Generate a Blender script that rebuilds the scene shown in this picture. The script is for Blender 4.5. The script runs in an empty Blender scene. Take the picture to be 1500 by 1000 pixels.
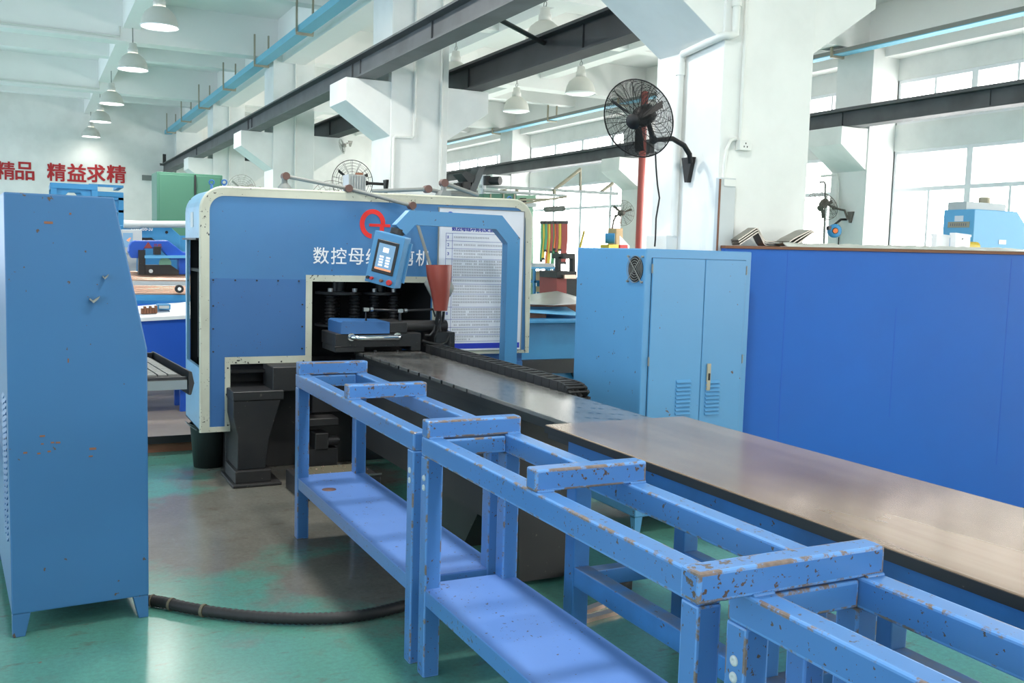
import bpy, bmesh, math, random
from mathutils import Matrix, Vector
random.seed(7)
SC = bpy.context.scene
COL = SC.collection
PI = math.pi
R = math.radians

# ------------------------------------------------------------------ camera
F, YAW, PITCH, ROLL, EYE = 1418.7, .46459, .09151, .02832, 1.55
_f = Vector((math.sin(YAW)*math.cos(PITCH), math.cos(YAW)*math.cos(PITCH), -math.sin(PITCH)))
_r = Vector((math.cos(YAW), -math.sin(YAW), 0)); _u = _r.cross(_f)
CR = _r*math.cos(ROLL) + _u*math.sin(ROLL); CU = -_r*math.sin(ROLL) + _u*math.cos(ROLL)
CP = Vector((0, 0, EYE))
cd = bpy.data.cameras.new('camera'); cam = bpy.data.objects.new('camera', cd); COL.objects.link(cam)
cd.sensor_width = 36; cd.lens = F/1500*36; cd.clip_start = .05; cd.clip_end = 200
M = Matrix((CR, CU, -_f)).transposed().to_4x4(); M.translation = CP
cam.matrix_world = M
SC.camera = cam

def at(ax, val, px, py):
    """the point of a plane x/y/z = val that a pixel of the photograph shows"""
    d = _f + CR*(px-750)/F - CU*(py-500)/F
    i = 'xyz'.index(ax)
    return CP + d*((val-CP[i])/d[i])
def ay(y, px, py): return at('y', y, px, py)

# ------------------------------------------------------------------ materials
def lin(c):
    o = []
    for v in c[:3]:
        v /= 255
        o.append(v/12.92 if v <= .04045 else ((v+.055)/1.055)**2.4)
    return (*o, 1)
class NT:
    def __init__(s, name):
        s.m = bpy.data.materials.new(name); s.m.use_nodes = True
        s.t = s.m.node_tree; s.b = s.t.nodes['Principled BSDF']; s._c = None
    def n(s, typ, **kw):
        x = s.t.nodes.new(typ)
        for k, v in kw.items():
            if k.startswith('_'): setattr(x, k[1:], v)
            else: x.inputs[k.replace('__', ' ')].default_value = v
        return x
    def l(s, a, b): s.t.links.new(a, b)
    def co(s):
        if s._c is None:
            tc = s.n('ShaderNodeTexCoord'); oi = s.n('ShaderNodeObjectInfo')
            mu = s.n('ShaderNodeVectorMath', _operation='ADD')
            sc = s.n('ShaderNodeMath', _operation='MULTIPLY'); sc.inputs[1].default_value = 37.
            s.l(oi.outputs['Random'], sc.inputs[0]); s.l(tc.outputs['Object'], mu.inputs[0]); s.l(sc.outputs[0], mu.inputs[1])
            s._c = mu.outputs[0]
        return s._c
    def noise(s, scale, detail=3, rough=.55, vec=None, stretch=None):
        x = s.n('ShaderNodeTexNoise', Scale=scale, Detail=detail, Roughness=rough)
        v = vec or s.co()
        if stretch:
            mp = s.n('ShaderNodeMapping'); mp.inputs['Scale'].default_value = stretch; s.l(v, mp.inputs['Vector']); v = mp.outputs[0]
        s.l(v, x.inputs['Vector']); return x.outputs['Fac']
    def ramp(s, fac, p0, p1, c0=0., c1=1.):
        x = s.n('ShaderNodeMapRange'); x.inputs[1].default_value = p0; x.inputs[2].default_value = p1
        x.inputs[3].default_value = c0; x.inputs[4].default_value = c1
        s.l(fac, x.inputs[0]); return x.outputs[0]
    def math(s, op, a, b=None, v=None):
        x = s.n('ShaderNodeMath', _operation=op); s.l(a, x.inputs[0])
        if b is not None: s.l(b, x.inputs[1])
        elif v is not None: x.inputs[1].default_value = v
        return x.outputs[0]
    def mix(s, fac, a, b):
        x = s.n('ShaderNodeMix', _data_type='RGBA')
        if isinstance(fac, float): x.inputs[0].default_value = fac
        else: s.l(fac, x.inputs[0])
        for v, i in ((a, 6), (b, 7)):
            if isinstance(v, tuple): x.inputs[i].default_value = v
            else: s.l(v, x.inputs[i])
        return x.outputs[2]

def paint(name, rgb, rough=.4, metal=0., chips=0., edge=0., var=.08, rust=(84, 66, 54), bare=(134, 120, 112), grime=None, chipscale=38., spec=.5, dust=None):
    t = NT(name); c = lin(rgb)
    base = t.mix(t.noise(3.1, 4), tuple(v*(1-var) for v in c[:3])+(1,), tuple(min(1, v*(1+var)) for v in c[:3])+(1,))
    if grime:
        g = t.ramp(t.noise(2.4, 5, .55), .42, .75, 0., grime[1])
        base = t.mix(g, base, lin(grime[0]))
    if dust:   # grey dust lying on upward faces
        ge = t.n('ShaderNodeNewGeometry'); sx = t.n('ShaderNodeSeparateXYZ'); t.l(ge.outputs['Normal'], sx.inputs[0])
        up = t.ramp(sx.outputs[2], .7, .95, 0., dust[1])
        up = t.math('MULTIPLY', up, t.ramp(t.noise(9., 5, .6), .3, .65))
        base = t.mix(up, base, lin(dust[0]))
    if chips:
        a = t.noise(chipscale, 3, .6); b = t.noise(4.2, 3, .6)
        s_ = t.math('ADD', a, t.ramp(b, .3, .7, -.07, .07))
        base = t.mix(t.ramp(s_, .735-chips*.12, .745-chips*.12), base, lin(rust))
    if edge:
        bv = t.n('ShaderNodeBevel', Radius=.010); bv.samples = 4
        ge = t.n('ShaderNodeNewGeometry'); d = t.n('ShaderNodeVectorMath', _operation='DOT_PRODUCT')
        t.l(bv.outputs[0], d.inputs[0]); t.l(ge.outputs['True Normal'], d.inputs[1])
        e = t.ramp(d.outputs['Value'], .99, .90)
        e = t.math('MULTIPLY', e, t.ramp(t.noise(14., 5, .7), .56-edge*.25, .62-edge*.25))
        base = t.mix(e, base, t.mix(t.noise(30., 2), lin(bare), lin(rust)))
    t.l(base, t.b.inputs['Base Color'])
    t.b.inputs['Roughness'].default_value = rough
    t.b.inputs['Metallic'].default_value = metal
    t.b.inputs['Specular IOR Level'].default_value = spec
    return t.m
def plain(name, rgb, rough=.5, metal=0., emit=0., spec=.5):
    t = NT(name)
    c = lin(rgb)
    t.l(t.mix(t.noise(9., 3), tuple(v*.95 for v in c[:3])+(1,), tuple(min(1, v*1.05) for v in c[:3])+(1,)), t.b.inputs['Base Color'])
    t.b.inputs['Roughness'].default_value = rough; t.b.inputs['Metallic'].default_value = metal
    t.b.inputs['Specular IOR Level'].default_value = spec
    if emit:
        t.b.inputs['Emission Color'].default_value = c; t.b.inputs['Emission Strength'].default_value = emit
    return t.m

MT = {}
MT['wall'] = paint('white_plaster', (236, 236, 232), .75, var=.02, grime=((205, 205, 200), .35))
MT['ceil'] = paint('white_ceiling_paint', (242, 241, 238), .8, var=.02)
MT['lcab'] = paint('cabinet_blue_paint', (54, 104, 150), .36, chips=.30, var=.05, chipscale=22., grime=((56, 98, 140), .35))
MT['rack'] = paint('rack_blue_paint', (72, 120, 178), .28, chips=.62, var=.06, chipscale=70.)
MT['shelf'] = paint('rack_shelf_paint', (98, 136, 202), .32, chips=.5, var=.05, chipscale=55.)
MT['table_frame'] = paint('table_blue_paint', (62, 124, 190), .42, chips=.35, var=.08, grime=((40, 60, 85), .6), dust=((110, 108, 108), .8))
MT['mach'] = paint('machine_blue_paint', (70, 124, 174), .36, chips=.16, var=.06, grime=((66, 110, 165), .4))
MT['mach_panel'] = paint('machine_panel_paint', (60, 108, 164), .42, chips=.22, var=.05, chipscale=60.)
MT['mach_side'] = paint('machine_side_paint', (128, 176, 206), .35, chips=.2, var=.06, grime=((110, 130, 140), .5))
MT['cream'] = paint('cream_trim_paint', (206, 206, 188), .42, chips=.5, var=.05, rust=(60, 58, 54), chipscale=50., grime=((150, 146, 128), .5))
MT['bcab'] = paint('electrical_cabinet_paint', (84, 144, 190), .36, chips=.16, var=.04, chipscale=26.)
MT['parti'] = paint('bright_blue_sheet', (40, 102, 190), .33, chips=0., var=.05, grime=((48, 96, 178), .4))
MT['bgblue'] = paint('workshop_blue_paint', (60, 140, 190), .45, var=.06, grime=((40, 90, 140), .4))
MT['skyblue'] = paint('light_blue_paint', (104, 180, 226), .45, var=.05)
MT['deepblue'] = paint('deep_blue_paint', (36, 88, 190), .4, var=.05)
MT['green'] = paint('green_cabinet_paint', (74, 124, 102), .5, var=.05)
MT['palegreen'] = paint('pale_green_paint', (150, 196, 166), .5, var=.05)
MT['black'] = paint('black_machine_iron', (34, 34, 36), .5, var=.2, grime=((58, 54, 50), .5), chips=.2, rust=(80, 76, 70))
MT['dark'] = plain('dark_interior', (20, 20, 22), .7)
MT['darkmetal'] = paint('dark_oiled_steel', (58, 58, 60), .38, metal=.6, var=.2)
MT['steel'] = paint('brushed_steel', (176, 176, 176), .32, metal=1., var=.08)
MT['chrome'] = plain('chrome', (220, 222, 224), .12, 1.)
MT['beam'] = paint('crane_beam_steel', (92, 95, 97), .55, metal=.1, var=.12, grime=((60, 60, 60), .6))
MT['beam_dark'] = paint('crane_beam_dark_steel', (58, 60, 62), .6, var=.15, grime=((40, 40, 40), .6))
MT['tray'] = paint('cable_tray_blue', (110, 180, 205), .5, var=.05)
MT['rod'] = paint('hanger_galvanised', (168, 160, 140), .5, metal=.3, var=.1)
MT['lampshade'] = paint('aluminium_lampshade', (206, 206, 198), .42, metal=.0, var=.05)
MT['lampwhite'] = plain('lamp_housing', (215, 215, 208), .5)
MT['bulb'] = plain('lamp_glow', (255, 250, 240), .5, emit=9.)
MT['bulb_dim'] = plain('lamp_lens', (240, 240, 236), .3, emit=.5)
MT['red'] = plain('red_paint', (196, 44, 40), .5)
MT['redsign'] = plain('red_lettering', (176, 34, 40), .6)
MT['redlogo'] = plain('red_logo', (236, 46, 40), .5)
MT['redpipe'] = plain('red_pipe_paint', (164, 78, 70), .45)
MT['redcloth'] = paint('red_leatherette', (150, 66, 54), .42, var=.12)
MT['joint'] = paint('brown_joint', (104, 74, 66), .5, var=.1)
MT['white'] = plain('white_paint', (242, 242, 244), .5)
MT['paper'] = plain('white_sign_sheet', (226, 228, 236), .3)
MT['ink'] = plain('grey_print', (112, 112, 122), .6)
MT['inkblue'] = plain('blue_print', (48, 62, 160), .5)
MT['bandblue'] = plain('blue_band', (40, 58, 180), .4)
MT['rubber'] = paint('black_rubber', (30, 30, 31), .6, var=.1)
MT['fan'] = plain('fan_black_metal', (40, 37, 36), .45, .4)
MT['fanmid'] = plain('fan_bronze_metal', (104, 98, 90), .45, .2)
MT['fangrey'] = plain('fan_grey_metal', (168, 164, 156), .45, .3)
MT['grey'] = plain('grey_paint', (132, 134, 130), .5)
MT['lightgrey'] = plain('light_grey_paint', (196, 200, 200), .5)
MT['pvc'] = plain('white_conduit', (226, 226, 220), .45)
MT['copper'] = paint('copper_bar', (218, 184, 166), .3, metal=.75, var=.08)
MT['wood'] = paint('brown_plywood', (128, 84, 60), .6, var=.2)
MT['board'] = paint('tan_floor_plate', (150, 136, 124), .5, var=.1, grime=((110, 98, 88), .5))
MT['cardboard'] = plain('cardboard', (196, 168, 128), .7)
MT['yellow'] = plain('yellow_plastic', (222, 190, 60), .45)
MT['beltgreen'] = plain('green_strap', (72, 150, 110), .55)
MT['beltorange'] = plain('orange_strap', (232, 120, 60), .55)
MT['beltred'] = plain('dark_red_strap', (164, 66, 60), .55)
MT['darkred'] = plain('dark_red_paint', (150, 62, 58), .5)
MT['sheet'] = paint('pale_plastic_wrap', (216, 216, 208), .35, var=.05)
MT['bucket'] = paint('dark_green_plastic', (52, 60, 60), .5, var=.08)
MT['busbar'] = paint('tinned_busbar', (150, 146, 138), .35, metal=.75, var=.1)
MT['busdark'] = paint('busbar_face', (92, 88, 80), .45, metal=.6, var=.1)
MT['olive'] = paint('olive_scrap_card', (98, 92, 74), .7, var=.2)

MT['rack_bar'] = paint('worn_rack_bar_paint', (72, 120, 180), .28, chips=1.0, var=.06, chipscale=62.)
def worn_edge(name, rgb, amount):
    t = NT(name)
    n = t.noise(16., 6, .7); b = t.noise(60., 3, .6)
    c = t.mix(b, lin((146, 130, 122)), lin((88, 70, 60)))
    base = t.mix(t.ramp(n, .5-amount*.1+.03, .5-amount*.1-.03), lin(rgb), c)
    t.l(base, t.b.inputs['Base Color']); t.b.inputs['Roughness'].default_value = .3
    return t.m
MT['edge_hi'] = worn_edge('worn_bar_edge', (98, 146, 204), -.1)
MT['edge_lo'] = worn_edge('worn_rack_edge', (94, 142, 200), .45)
def table_steel():
    t = NT('worn_steel_plate')
    st = t.noise(6., 4, .6, stretch=(1.2, .08, 1)); bl = t.noise(1.6, 5, .6)
    c = t.mix(t.ramp(st, .3, .7), lin((140, 116, 98)), lin((172, 150, 130)))
    c = t.mix(t.ramp(bl, .45, .75, 0., .65), c, lin((124, 100, 82)))
    t.l(c, t.b.inputs['Base Color']); t.b.inputs['Metallic'].default_value = .4
    t.b.inputs['Roughness'].default_value = .17
    return t.m
MT['plate'] = table_steel()
def bed_steel():
    t = NT('perforated_bed_steel')
    tc = t.n('ShaderNodeTexCoord'); sx = t.n('ShaderNodeSeparateXYZ'); t.l(tc.outputs['Object'], sx.inputs[0])
    X, Y = sx.outputs[0], sx.outputs[1]
    u = t.math('MULTIPLY', X, v=1/.078)
    sh = t.math('MULTIPLY', X, v=.75); v = t.math('MULTIPLY', t.math('ADD', Y, sh), v=1/.165)
    fu = t.math('MULTIPLY', t.math('SUBTRACT', t.math('FRACT', u), v=.5), v=.078)
    fv = t.math('MULTIPLY', t.math('SUBTRACT', t.math('FRACT', v), v=.5), v=.165)
    fu = t.math('SUBTRACT', t.math('ABSOLUTE', fu), v=.014)
    fv = t.math('MULTIPLY', fv, v=.6)
    d = t.math('SQRT', t.math('ADD', t.math('MULTIPLY', fu, fu), t.math('MULTIPLY', fv, fv)))
    hole = t.ramp(d, .0088, .0078)
    c = t.mix(t.ramp(t.noise(6., 4, .6, stretch=(1, .25, 1)), .3, .7), lin((112, 111, 109)), lin((146, 144, 141)))
    c = t.mix(hole, c, lin((14, 14, 14)))
    t.l(c, t.b.inputs['Base Color']); t.b.inputs['Metallic'].default_value = .5
    t.b.inputs['Roughness'].default_value = .2
    return t.m
MT['bed'] = bed_steel()
def floor_mat():
    t = NT('green_epoxy_floor')
    tc = t.n('ShaderNodeNewGeometry'); P = tc.outputs['Position']
    g = t.mix(t.noise(.9, 5, .6, P), lin((72, 130, 116)), lin((98, 158, 142)))
    def blob(x, y, r0, r1):
        d = t.n('ShaderNodeVectorMath', _operation='DISTANCE'); t.l(P, d.inputs[0]); d.inputs[1].default_value = (x, y, 0)
        return t.ramp(d.outputs['Value'], r1, r0)
    n1 = t.noise(1.5, 7, .65, P)
    m = t.math('MAXIMUM', blob(.95, 5.35, .3, 1.25), blob(1.6, 6.4, .3, 1.1))
    m = t.math('MAXIMUM', m, t.math('MULTIPLY', blob(1.3, 4.3, .2, 1.0), v=.75))
    m = t.ramp(t.math('ADD', m, t.ramp(n1, .25, .75, -.42, .42)), .32, .62)
    dirt = t.mix(t.noise(5., 6, .65, P), lin((98, 86, 80)), lin((140, 124, 116)))
    c = t.mix(t.math('MULTIPLY', m, v=.85), g, dirt)
    s = t.ramp(t.noise(2.6, 8, .7, P), .56, .7, 0., .55)
    c = t.mix(s, c, lin((108, 98, 88)))
    sp = t.ramp(t.noise(34., 3, .6, P), .69, .73, 0., .8)
    c = t.mix(sp, c, lin((128, 92, 76)))
    lt = t.ramp(t.noise(8., 6, .7, P, stretch=(1, .3, 1)), .62, .75, 0., .14)
    c = t.mix(lt, c, lin((160, 186, 176)))
    fine = t.ramp(t.noise(46., 8, .75, P), .35, .65); c = t.mix(t.math('MULTIPLY', fine, v=.3), c, lin((70, 66, 60)))
    ls = t.ramp(t.noise(11., 8, .75, P, stretch=(.35, 1, 1)), .57, .66, 0., .5); c = t.mix(ls, c, lin((92, 76, 66)))
    t.l(c, t.b.inputs['Base Color'])
    t.b.inputs['Roughness'].default_value = .2
    return t.m
MT['floor'] = floor_mat()
def glass_mat():
    t = NT('window_glass'); t.t.nodes.remove(t.b)
    o = t.t.nodes['Material Output']; tr = t.n('ShaderNodeBsdfTransparent'); gl = t.n('ShaderNodeBsdfGlossy', Roughness=.05)
    mx = t.n('ShaderNodeMixShader'); mx.inputs[0].default_value = .05
    t.l(tr.outputs[0], mx.inputs[1]); t.l(gl.outputs[0], mx.inputs[2]); t.l(mx.outputs[0], o.inputs[0])
    return t.m
MT['glass'] = glass_mat()
def screen_mat():
    t = NT('lit_touch_screen')
    t.b.inputs['Base Color'].default_value = lin((40, 60, 80)); t.b.inputs['Roughness'].default_value = .15
    t.b.inputs['Emission Color'].default_value = lin((150, 196, 232)); t.b.inputs['Emission Strength'].default_value = .75
    return t.m
MT['screen'] = screen_mat()
MT['scr_white'] = plain('screen_icon_light', (226, 226, 240), .4, emit=.7)
MT['scr_orange'] = plain('screen_bar_orange', (226, 150, 110), .4, emit=.6)

# ------------------------------------------------------------------ mesh building
class MB:
    def __init__(s): s.v = []; s.f = []; s.sm = []; s.mi = []; s.M = Matrix(); s.cur = 0
    def add(s, vs, fs, smooth=False):
        o = len(s.v); s.v += [s.M @ Vector(p) for p in vs]
        for f in fs: s.f.append([i+o for i in f]); s.sm.append(smooth); s.mi.append(s.cur)
        return s
    def box(s, x0, y0, z0, x1, y1, z1):
        if x0 > x1: x0, x1 = x1, x0
        if y0 > y1: y0, y1 = y1, y0
        if z0 > z1: z0, z1 = z1, z0
        return s.add([(x0,y0,z0),(x1,y0,z0),(x1,y1,z0),(x0,y1,z0),(x0,y0,z1),(x1,y0,z1),(x1,y1,z1),(x0,y1,z1)],
              [(0,3,2,1),(4,5,6,7),(0,1,5,4),(1,2,6,5),(2,3,7,6),(3,0,4,7)])
    def prism(s, pts, a, b, ax='y'):
        """closed polygon pts in the plane across ax, from a to b along ax"""
        def P(p, t): return {'y': (p[0], t, p[1]), 'x': (t, p[0], p[1]), 'z': (p[0], p[1], t)}[ax]
        n = len(pts); area = sum(pts[i][0]*pts[(i+1)%n][1]-pts[(i+1)%n][0]*pts[i][1] for i in range(n))
        if (area < 0) != (ax == 'y'): pts = pts[::-1]
        vs = [P(p, a) for p in pts]+[P(p, b) for p in pts]
        if a > b: vs = vs[n:]+vs[:n]
        fs = [tuple(range(n))[::-1], tuple(range(n, 2*n))]+[(i, (i+1)%n, (i+1)%n+n, i+n) for i in range(n)]
        return s.add(vs, fs)
    def cyl(s, p0, p1, r0, r1=None, n=16, caps=True):
        r1 = r0 if r1 is None else r1
        p0, p1 = Vector(p0), Vector(p1); d = (p1-p0).normalized(); q = d.to_track_quat('Z', 'Y')
        a, b = q @ Vector((1,0,0)), q @ Vector((0,1,0)); vs = []
        for p, r in ((p0, r0), (p1, r1)):
            for i in range(n):
                t = 2*PI*i/n; vs.append(p+a*math.cos(t)*r+b*math.sin(t)*r)
        s.add(vs, [(i, (i+1)%n, (i+1)%n+n, i+n) for i in range(n)], True)
        if caps: s.add(vs, [tuple(range(n))[::-1], tuple(range(n, 2*n))])
        return s
    def tube(s, path, r, n=8, closed=False):
        path = [Vector(p) for p in path]; m = len(path); vs = []; up = None
        for i, p in enumerate(path):
            if closed: d = path[(i+1)%m]-path[i-1]
            else: d = path[min(i+1, m-1)]-path[max(i-1, 0)]
            d.normalize()
            if up is None:
                up = d.orthogonal().normalized()
            up = (up-d*up.dot(d)).normalized(); w = d.cross(up)
            rr = r[i] if isinstance(r, (list, tuple)) else r
            for k in range(n):
                t = 2*PI*k/n; vs.append(p+up*math.cos(t)*rr+w*math.sin(t)*rr)
        fs = []
        for i in range(m if closed else m-1):
            for k in range(n):
                j = (i+1)%m
                fs.append((i*n+k, i*n+(k+1)%n, j*n+(k+1)%n, j*n+k))
        s.add(vs, fs, True)
        if not closed: s.add(vs, [tuple(range(n))[::-1], tuple(range((m-1)*n, m*n))])
        return s
    def lathe(s, prof, c, axis=(0,0,1), n=24):
        q = Vector(axis).normalized().to_track_quat('Z', 'Y'); c = Vector(c); vs = []
        for r, z in prof:
            for k in range(n):
                t = 2*PI*k/n; vs.append(c+q @ Vector((r*math.cos(t), r*math.sin(t), z)))
        return s.add(vs, [(i*n+k, i*n+(k+1)%n, (i+1)*n+(k+1)%n, (i+1)*n+k) for i in range(len(prof)-1) for k in range(n)], True)
    def ring(s, c, axis, rad, r, n=40, m=6):
        q = Vector(axis).normalized().to_track_quat('Z', 'Y'); c = Vector(c)
        return s.tube([c+q @ Vector((rad*math.cos(2*PI*i/n), rad*math.sin(2*PI*i/n), 0)) for i in range(n)], r, m, True)
    def ball(s, c, r, n=12):
        if not isinstance(r, (tuple, list)): r = (r, r, r)
        pr = [(math.sin(PI*i/n), -math.cos(PI*i/n)) for i in range(n+1)]; c = Vector(c); vs = []
        for a, z in pr:
            for k in range(n*2):
                t = PI*k/n; vs.append(c+Vector((a*math.cos(t)*r[0], a*math.sin(t)*r[1], z*r[2])))
        k2 = n*2
        return s.add(vs, [(i*k2+k, i*k2+(k+1)%k2, (i+1)*k2+(k+1)%k2, (i+1)*k2+k) for i in range(n) for k in range(k2)], True)

WM = {}
def wm(o): return WM.get(o.name, Matrix())
def _link(o, parent):
    COL.objects.link(o)
    if parent is not None: o.parent = parent
def tag(o, label=None, cat=None, group=None, kind=None):
    if label: o['label'] = label
    if cat: o['category'] = cat
    if group: o['group'] = group
    if kind: o['kind'] = kind
    return o
def thing(name, label, cat, loc=(0,0,0), rz=0., group=None):
    o = bpy.data.objects.new(name, None); o.empty_display_size = .1; COL.objects.link(o)
    o.location = loc; o.rotation_euler = (0, 0, rz)
    WM[o.name] = Matrix.Translation(Vector(loc)) @ Matrix.Rotation(rz, 4, 'Z')
    return tag(o, label, cat, group)
def obj(name, mb, mat, parent=None, bevel=0., seg=2, local=False, label=None, worn=None):
    """ONE mesh object; vertices are given in the world unless local"""
    me = bpy.data.meshes.new(name); W = wm(parent) if parent is not None else Matrix()
    if parent is None and not local:
        # a top-level mesh gets its origin at the centre of its footprint
        xs = [p.x for p in mb.v]; ys = [p.y for p in mb.v]; zs = [p.z for p in mb.v]
        W = Matrix.Translation(((min(xs)+max(xs))/2, (min(ys)+max(ys))/2, min(zs)))
    inv = Matrix() if local else W.inverted()
    me.from_pydata([inv @ p for p in mb.v], [], mb.f)
    mats = list(mat) if isinstance(mat, (list, tuple)) else [mat]
    if worn: mats.append(worn)
    for m in mats: me.materials.append(MT[m] if isinstance(m, str) else m)
    for p, s_, k in zip(me.polygons, mb.sm, mb.mi): p.use_smooth = s_; p.material_index = min(k, len(mats)-1-(1 if worn else 0))
    if bevel:
        bm = bmesh.new(); bm.from_mesh(me)
        bmesh.ops.remove_doubles(bm, verts=bm.verts, dist=1e-6)
        es = [e for e in bm.edges if len(e.link_faces) == 2 and e.calc_face_angle(0) > .6 and not e.link_faces[0].smooth]
        bmesh.ops.bevel(bm, geom=es, offset=bevel, offset_type='OFFSET', segments=seg, profile=.6, affect='EDGES', clamp_overlap=True, material=len(mats)-1 if worn else -1)
        bm.to_mesh(me); bm.free()
    me.validate(); me.update()
    o = bpy.data.objects.new(name, me); _link(o, parent)
    if parent is not None: WM[o.name] = W
    else:
        if not local: o.matrix_world = W; WM[o.name] = W
    if label: o['label'] = label
    return o
def struct(name, mb, mat, bevel=0., parent=None):
    o = obj(name, mb, mat, parent, bevel); 
    if parent is None: o['kind'] = 'structure'
    return o
def dup(root, loc, rz=None, label=None, group=None):
    r = root.copy(); COL.objects.link(r); r.location = loc
    if rz is not None: r.rotation_euler = (0, 0, rz)
    WM[r.name] = Matrix.Translation(Vector(loc)) @ Matrix.Rotation(r.rotation_euler.z, 4, 'Z')
    if label: r['label'] = label
    if group: r['group'] = group
    for ch in list(root.children):
        c = ch.copy(); COL.objects.link(c); c.parent = r; WM[c.name] = WM[r.name]
        for g in list(ch.children):
            d = g.copy(); COL.objects.link(d); d.parent = c; WM[d.name] = WM[r.name]
    return r
def text(name, s, origin, right, up, width, height, mat, parent, thick=.002, bold=0.):
    """lettering standing on a surface: origin = lower left corner, right/up = directions; stretched to width x height"""
    cu = bpy.data.curves.new('t', 'FONT'); cu.body = s; cu.size = 1.; cu.resolution_u = 4
    to = bpy.data.objects.new('t', cu); COL.objects.link(to)
    dg = bpy.context.evaluated_depsgraph_get(); dg.update()
    me = bpy.data.meshes.new_from_object(to.evaluated_get(dg)); vs = [v.co.copy() for v in me.vertices]; fs = [list(p.vertices) for p in me.polygons]
    bpy.data.objects.remove(to); bpy.data.curves.remove(cu); bpy.data.meshes.remove(me)
    if not vs: return None
    x0 = min(v.x for v in vs); x1 = max(v.x for v in vs); y0 = min(v.y for v in vs); y1 = max(v.y for v in vs)
    right = Vector(right).normalized(); up = Vector(up).normalized(); nrm = right.cross(up); origin = Vector(origin)
    sx = width/(x1-x0); sy = height/(y1-y0) if height else sx
    mb = MB()
    for i, (dx, dy) in enumerate(((-1, -1), (1, -1), (1, 1), (-1, 1), (0, 0)) if bold else ((0, 0),)):
        mb.add([origin+right*((v.x-x0)*sx+dx*bold*width)+up*((v.y-y0)*sy+dy*bold*width)+nrm*(thick+.0001*i) for v in vs], fs)
    return obj(name, mb, mat, parent)
# ------------------------------------------------------------------ the hall
XL, XR, YB, YF, ZC = -3.95, 11.75, -13., 29., 5.4
struct('floor', MB().box(XL-.3, YB-.3, -.15, XR+.3, YF+.3, 0), 'floor')
struct('ceiling', MB().box(XL-.3, YB-.3, ZC, XR+.3, YF+.3, ZC+.2), 'ceil')
struct('wall_far', MB().box(XL-.3, YF, 0, XR+.3, YF+.25, ZC), 'wall')
struct('wall_back', MB().box(XL-.3, YB-.25, 0, XR+.3, YB, ZC), 'wall')
COLY = [-7.2, -1.22, 4.76, 10.74, 16.72, 22.70, 28.68]
BAYS = [(YB+.1, -7.2)] + [(COLY[i]+.70, COLY[i+1]) for i in range(6)]
wn = [0]
def window(side, y0, y1, z0, z1, transom):
    """one window unit in a side wall: frame bars, and the panes of glass as its child"""
    wn[0] += 1
    x = XR if side > 0 else XL
    o = MB(); a, b = (x+.02, x+.10) if side > 0 else (x-.10, x-.02)
    w = .05
    o.box(a, y0, z0, b, y0+w, z1).box(a, y1-w, z0, b, y1, z1).box(a, y0+w, z0, b, y1-w, z0+w).box(a, y0+w, z1-w, b, y1-w, z1)
    ym = (y0+y1)/2
    if transom:
        o.box(a, y0+w, transom-.03, b, y1-w, transom+.03)
        o.box(a+.01, ym-.02, z0+w, b-.01, ym+.02, transom-.03)
    else:
        o.box(a+.01, ym-.02, z0+w, b-.01, ym+.02, z1-w)
    f = struct('window_%d' % wn[0], o, 'white')
    g = obj('pane', MB().box((a+b)/2-.003, y0+w, z0+w, (a+b)/2+.003, y1-w, z1-w), 'glass', f)
for side, nm in ((1, 'wall_right'), (-1, 'wall_left')):
    x = XR if side > 0 else XL
    a, b = (x, x+.25) if side > 0 else (x-.25, x)
    m = MB()
    m.box(a, YB, 0, b, YF, .95).box(a, YB, 3.23, b, YF, 3.62).box(a, YB, 4.28, b, YF, ZC)
    prev = YB
    for y0, y1 in BAYS:
        for z0, z1 in ((.95, 3.23), (3.62, 4.28)):
            m.box(a, prev, z0, b, y0, z1)
        prev = y1
        n = 4
        for k in range(n):
            ya, yb = y0+(y1-y0)*k/n, y0+(y1-y0)*(k+1)/n
            if side > 0 or True:
                window(side, ya, yb, .95, 3.23, 2.65); window(side, ya, yb, 3.62, 4.28, 0)
    for z0, z1 in ((.95, 3.23), (3.62, 4.28)): m.box(a, prev, z0, b, YF, z1)
    struct(nm, m, 'wall')
# main cross beams, secondary beams, long beams
bn = 0
for i, y in enumerate([c+.33 for c in COLY]):
    struct('ceiling_beam', MB().box(XL, y, 4.75, XR, y+.36, ZC), 'ceil')
    if y < 28: struct('ceiling_beam', MB().box(XL, y+2.86, 4.97, XR, y+3.12, ZC), 'ceil')
for x0, x1, zb in ((1.42, 1.68, 4.95), (-1.3, -1.04, 4.95), (3.9, 4.28, 4.63), (6.6, 6.86, 4.95), (9.0, 9.26, 4.95), (XR-.3, XR, 4.6), (XL, XL+.3, 4.6)):
    struct('ceiling_beam', MB().box(x0, YB, zb, x1, YF, ZC), 'ceil')
# the row of columns with corbels carrying the crane beams
def column(y, x0, x1, cl, cr, d=.69, zt=3.456):
    xo = x0-.52; m = MB()
    m.box(x0, y, 0, x1, y+d, 4.8)
    if cl: m.prism([(x0+.01, zt), (x0-.53, zt), (x0-.53, zt-.255), (x0+.01, zt-.62)], y+.02, y+d-.02)
    if cr: m.prism([(x1-.01, zt), (x1+.53, zt), (x1+.53, zt-.255), (x1-.01, zt-.62)], y+.02, y+d-.02)
    return struct('column', m, 'wall', .006)
for y in COLY[2:]: column(y, 3.75, 4.455, 1, 1)
for y in COLY[2:]: column(y, 11.22, 11.80, 1, 0, .72, 3.53)
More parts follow.
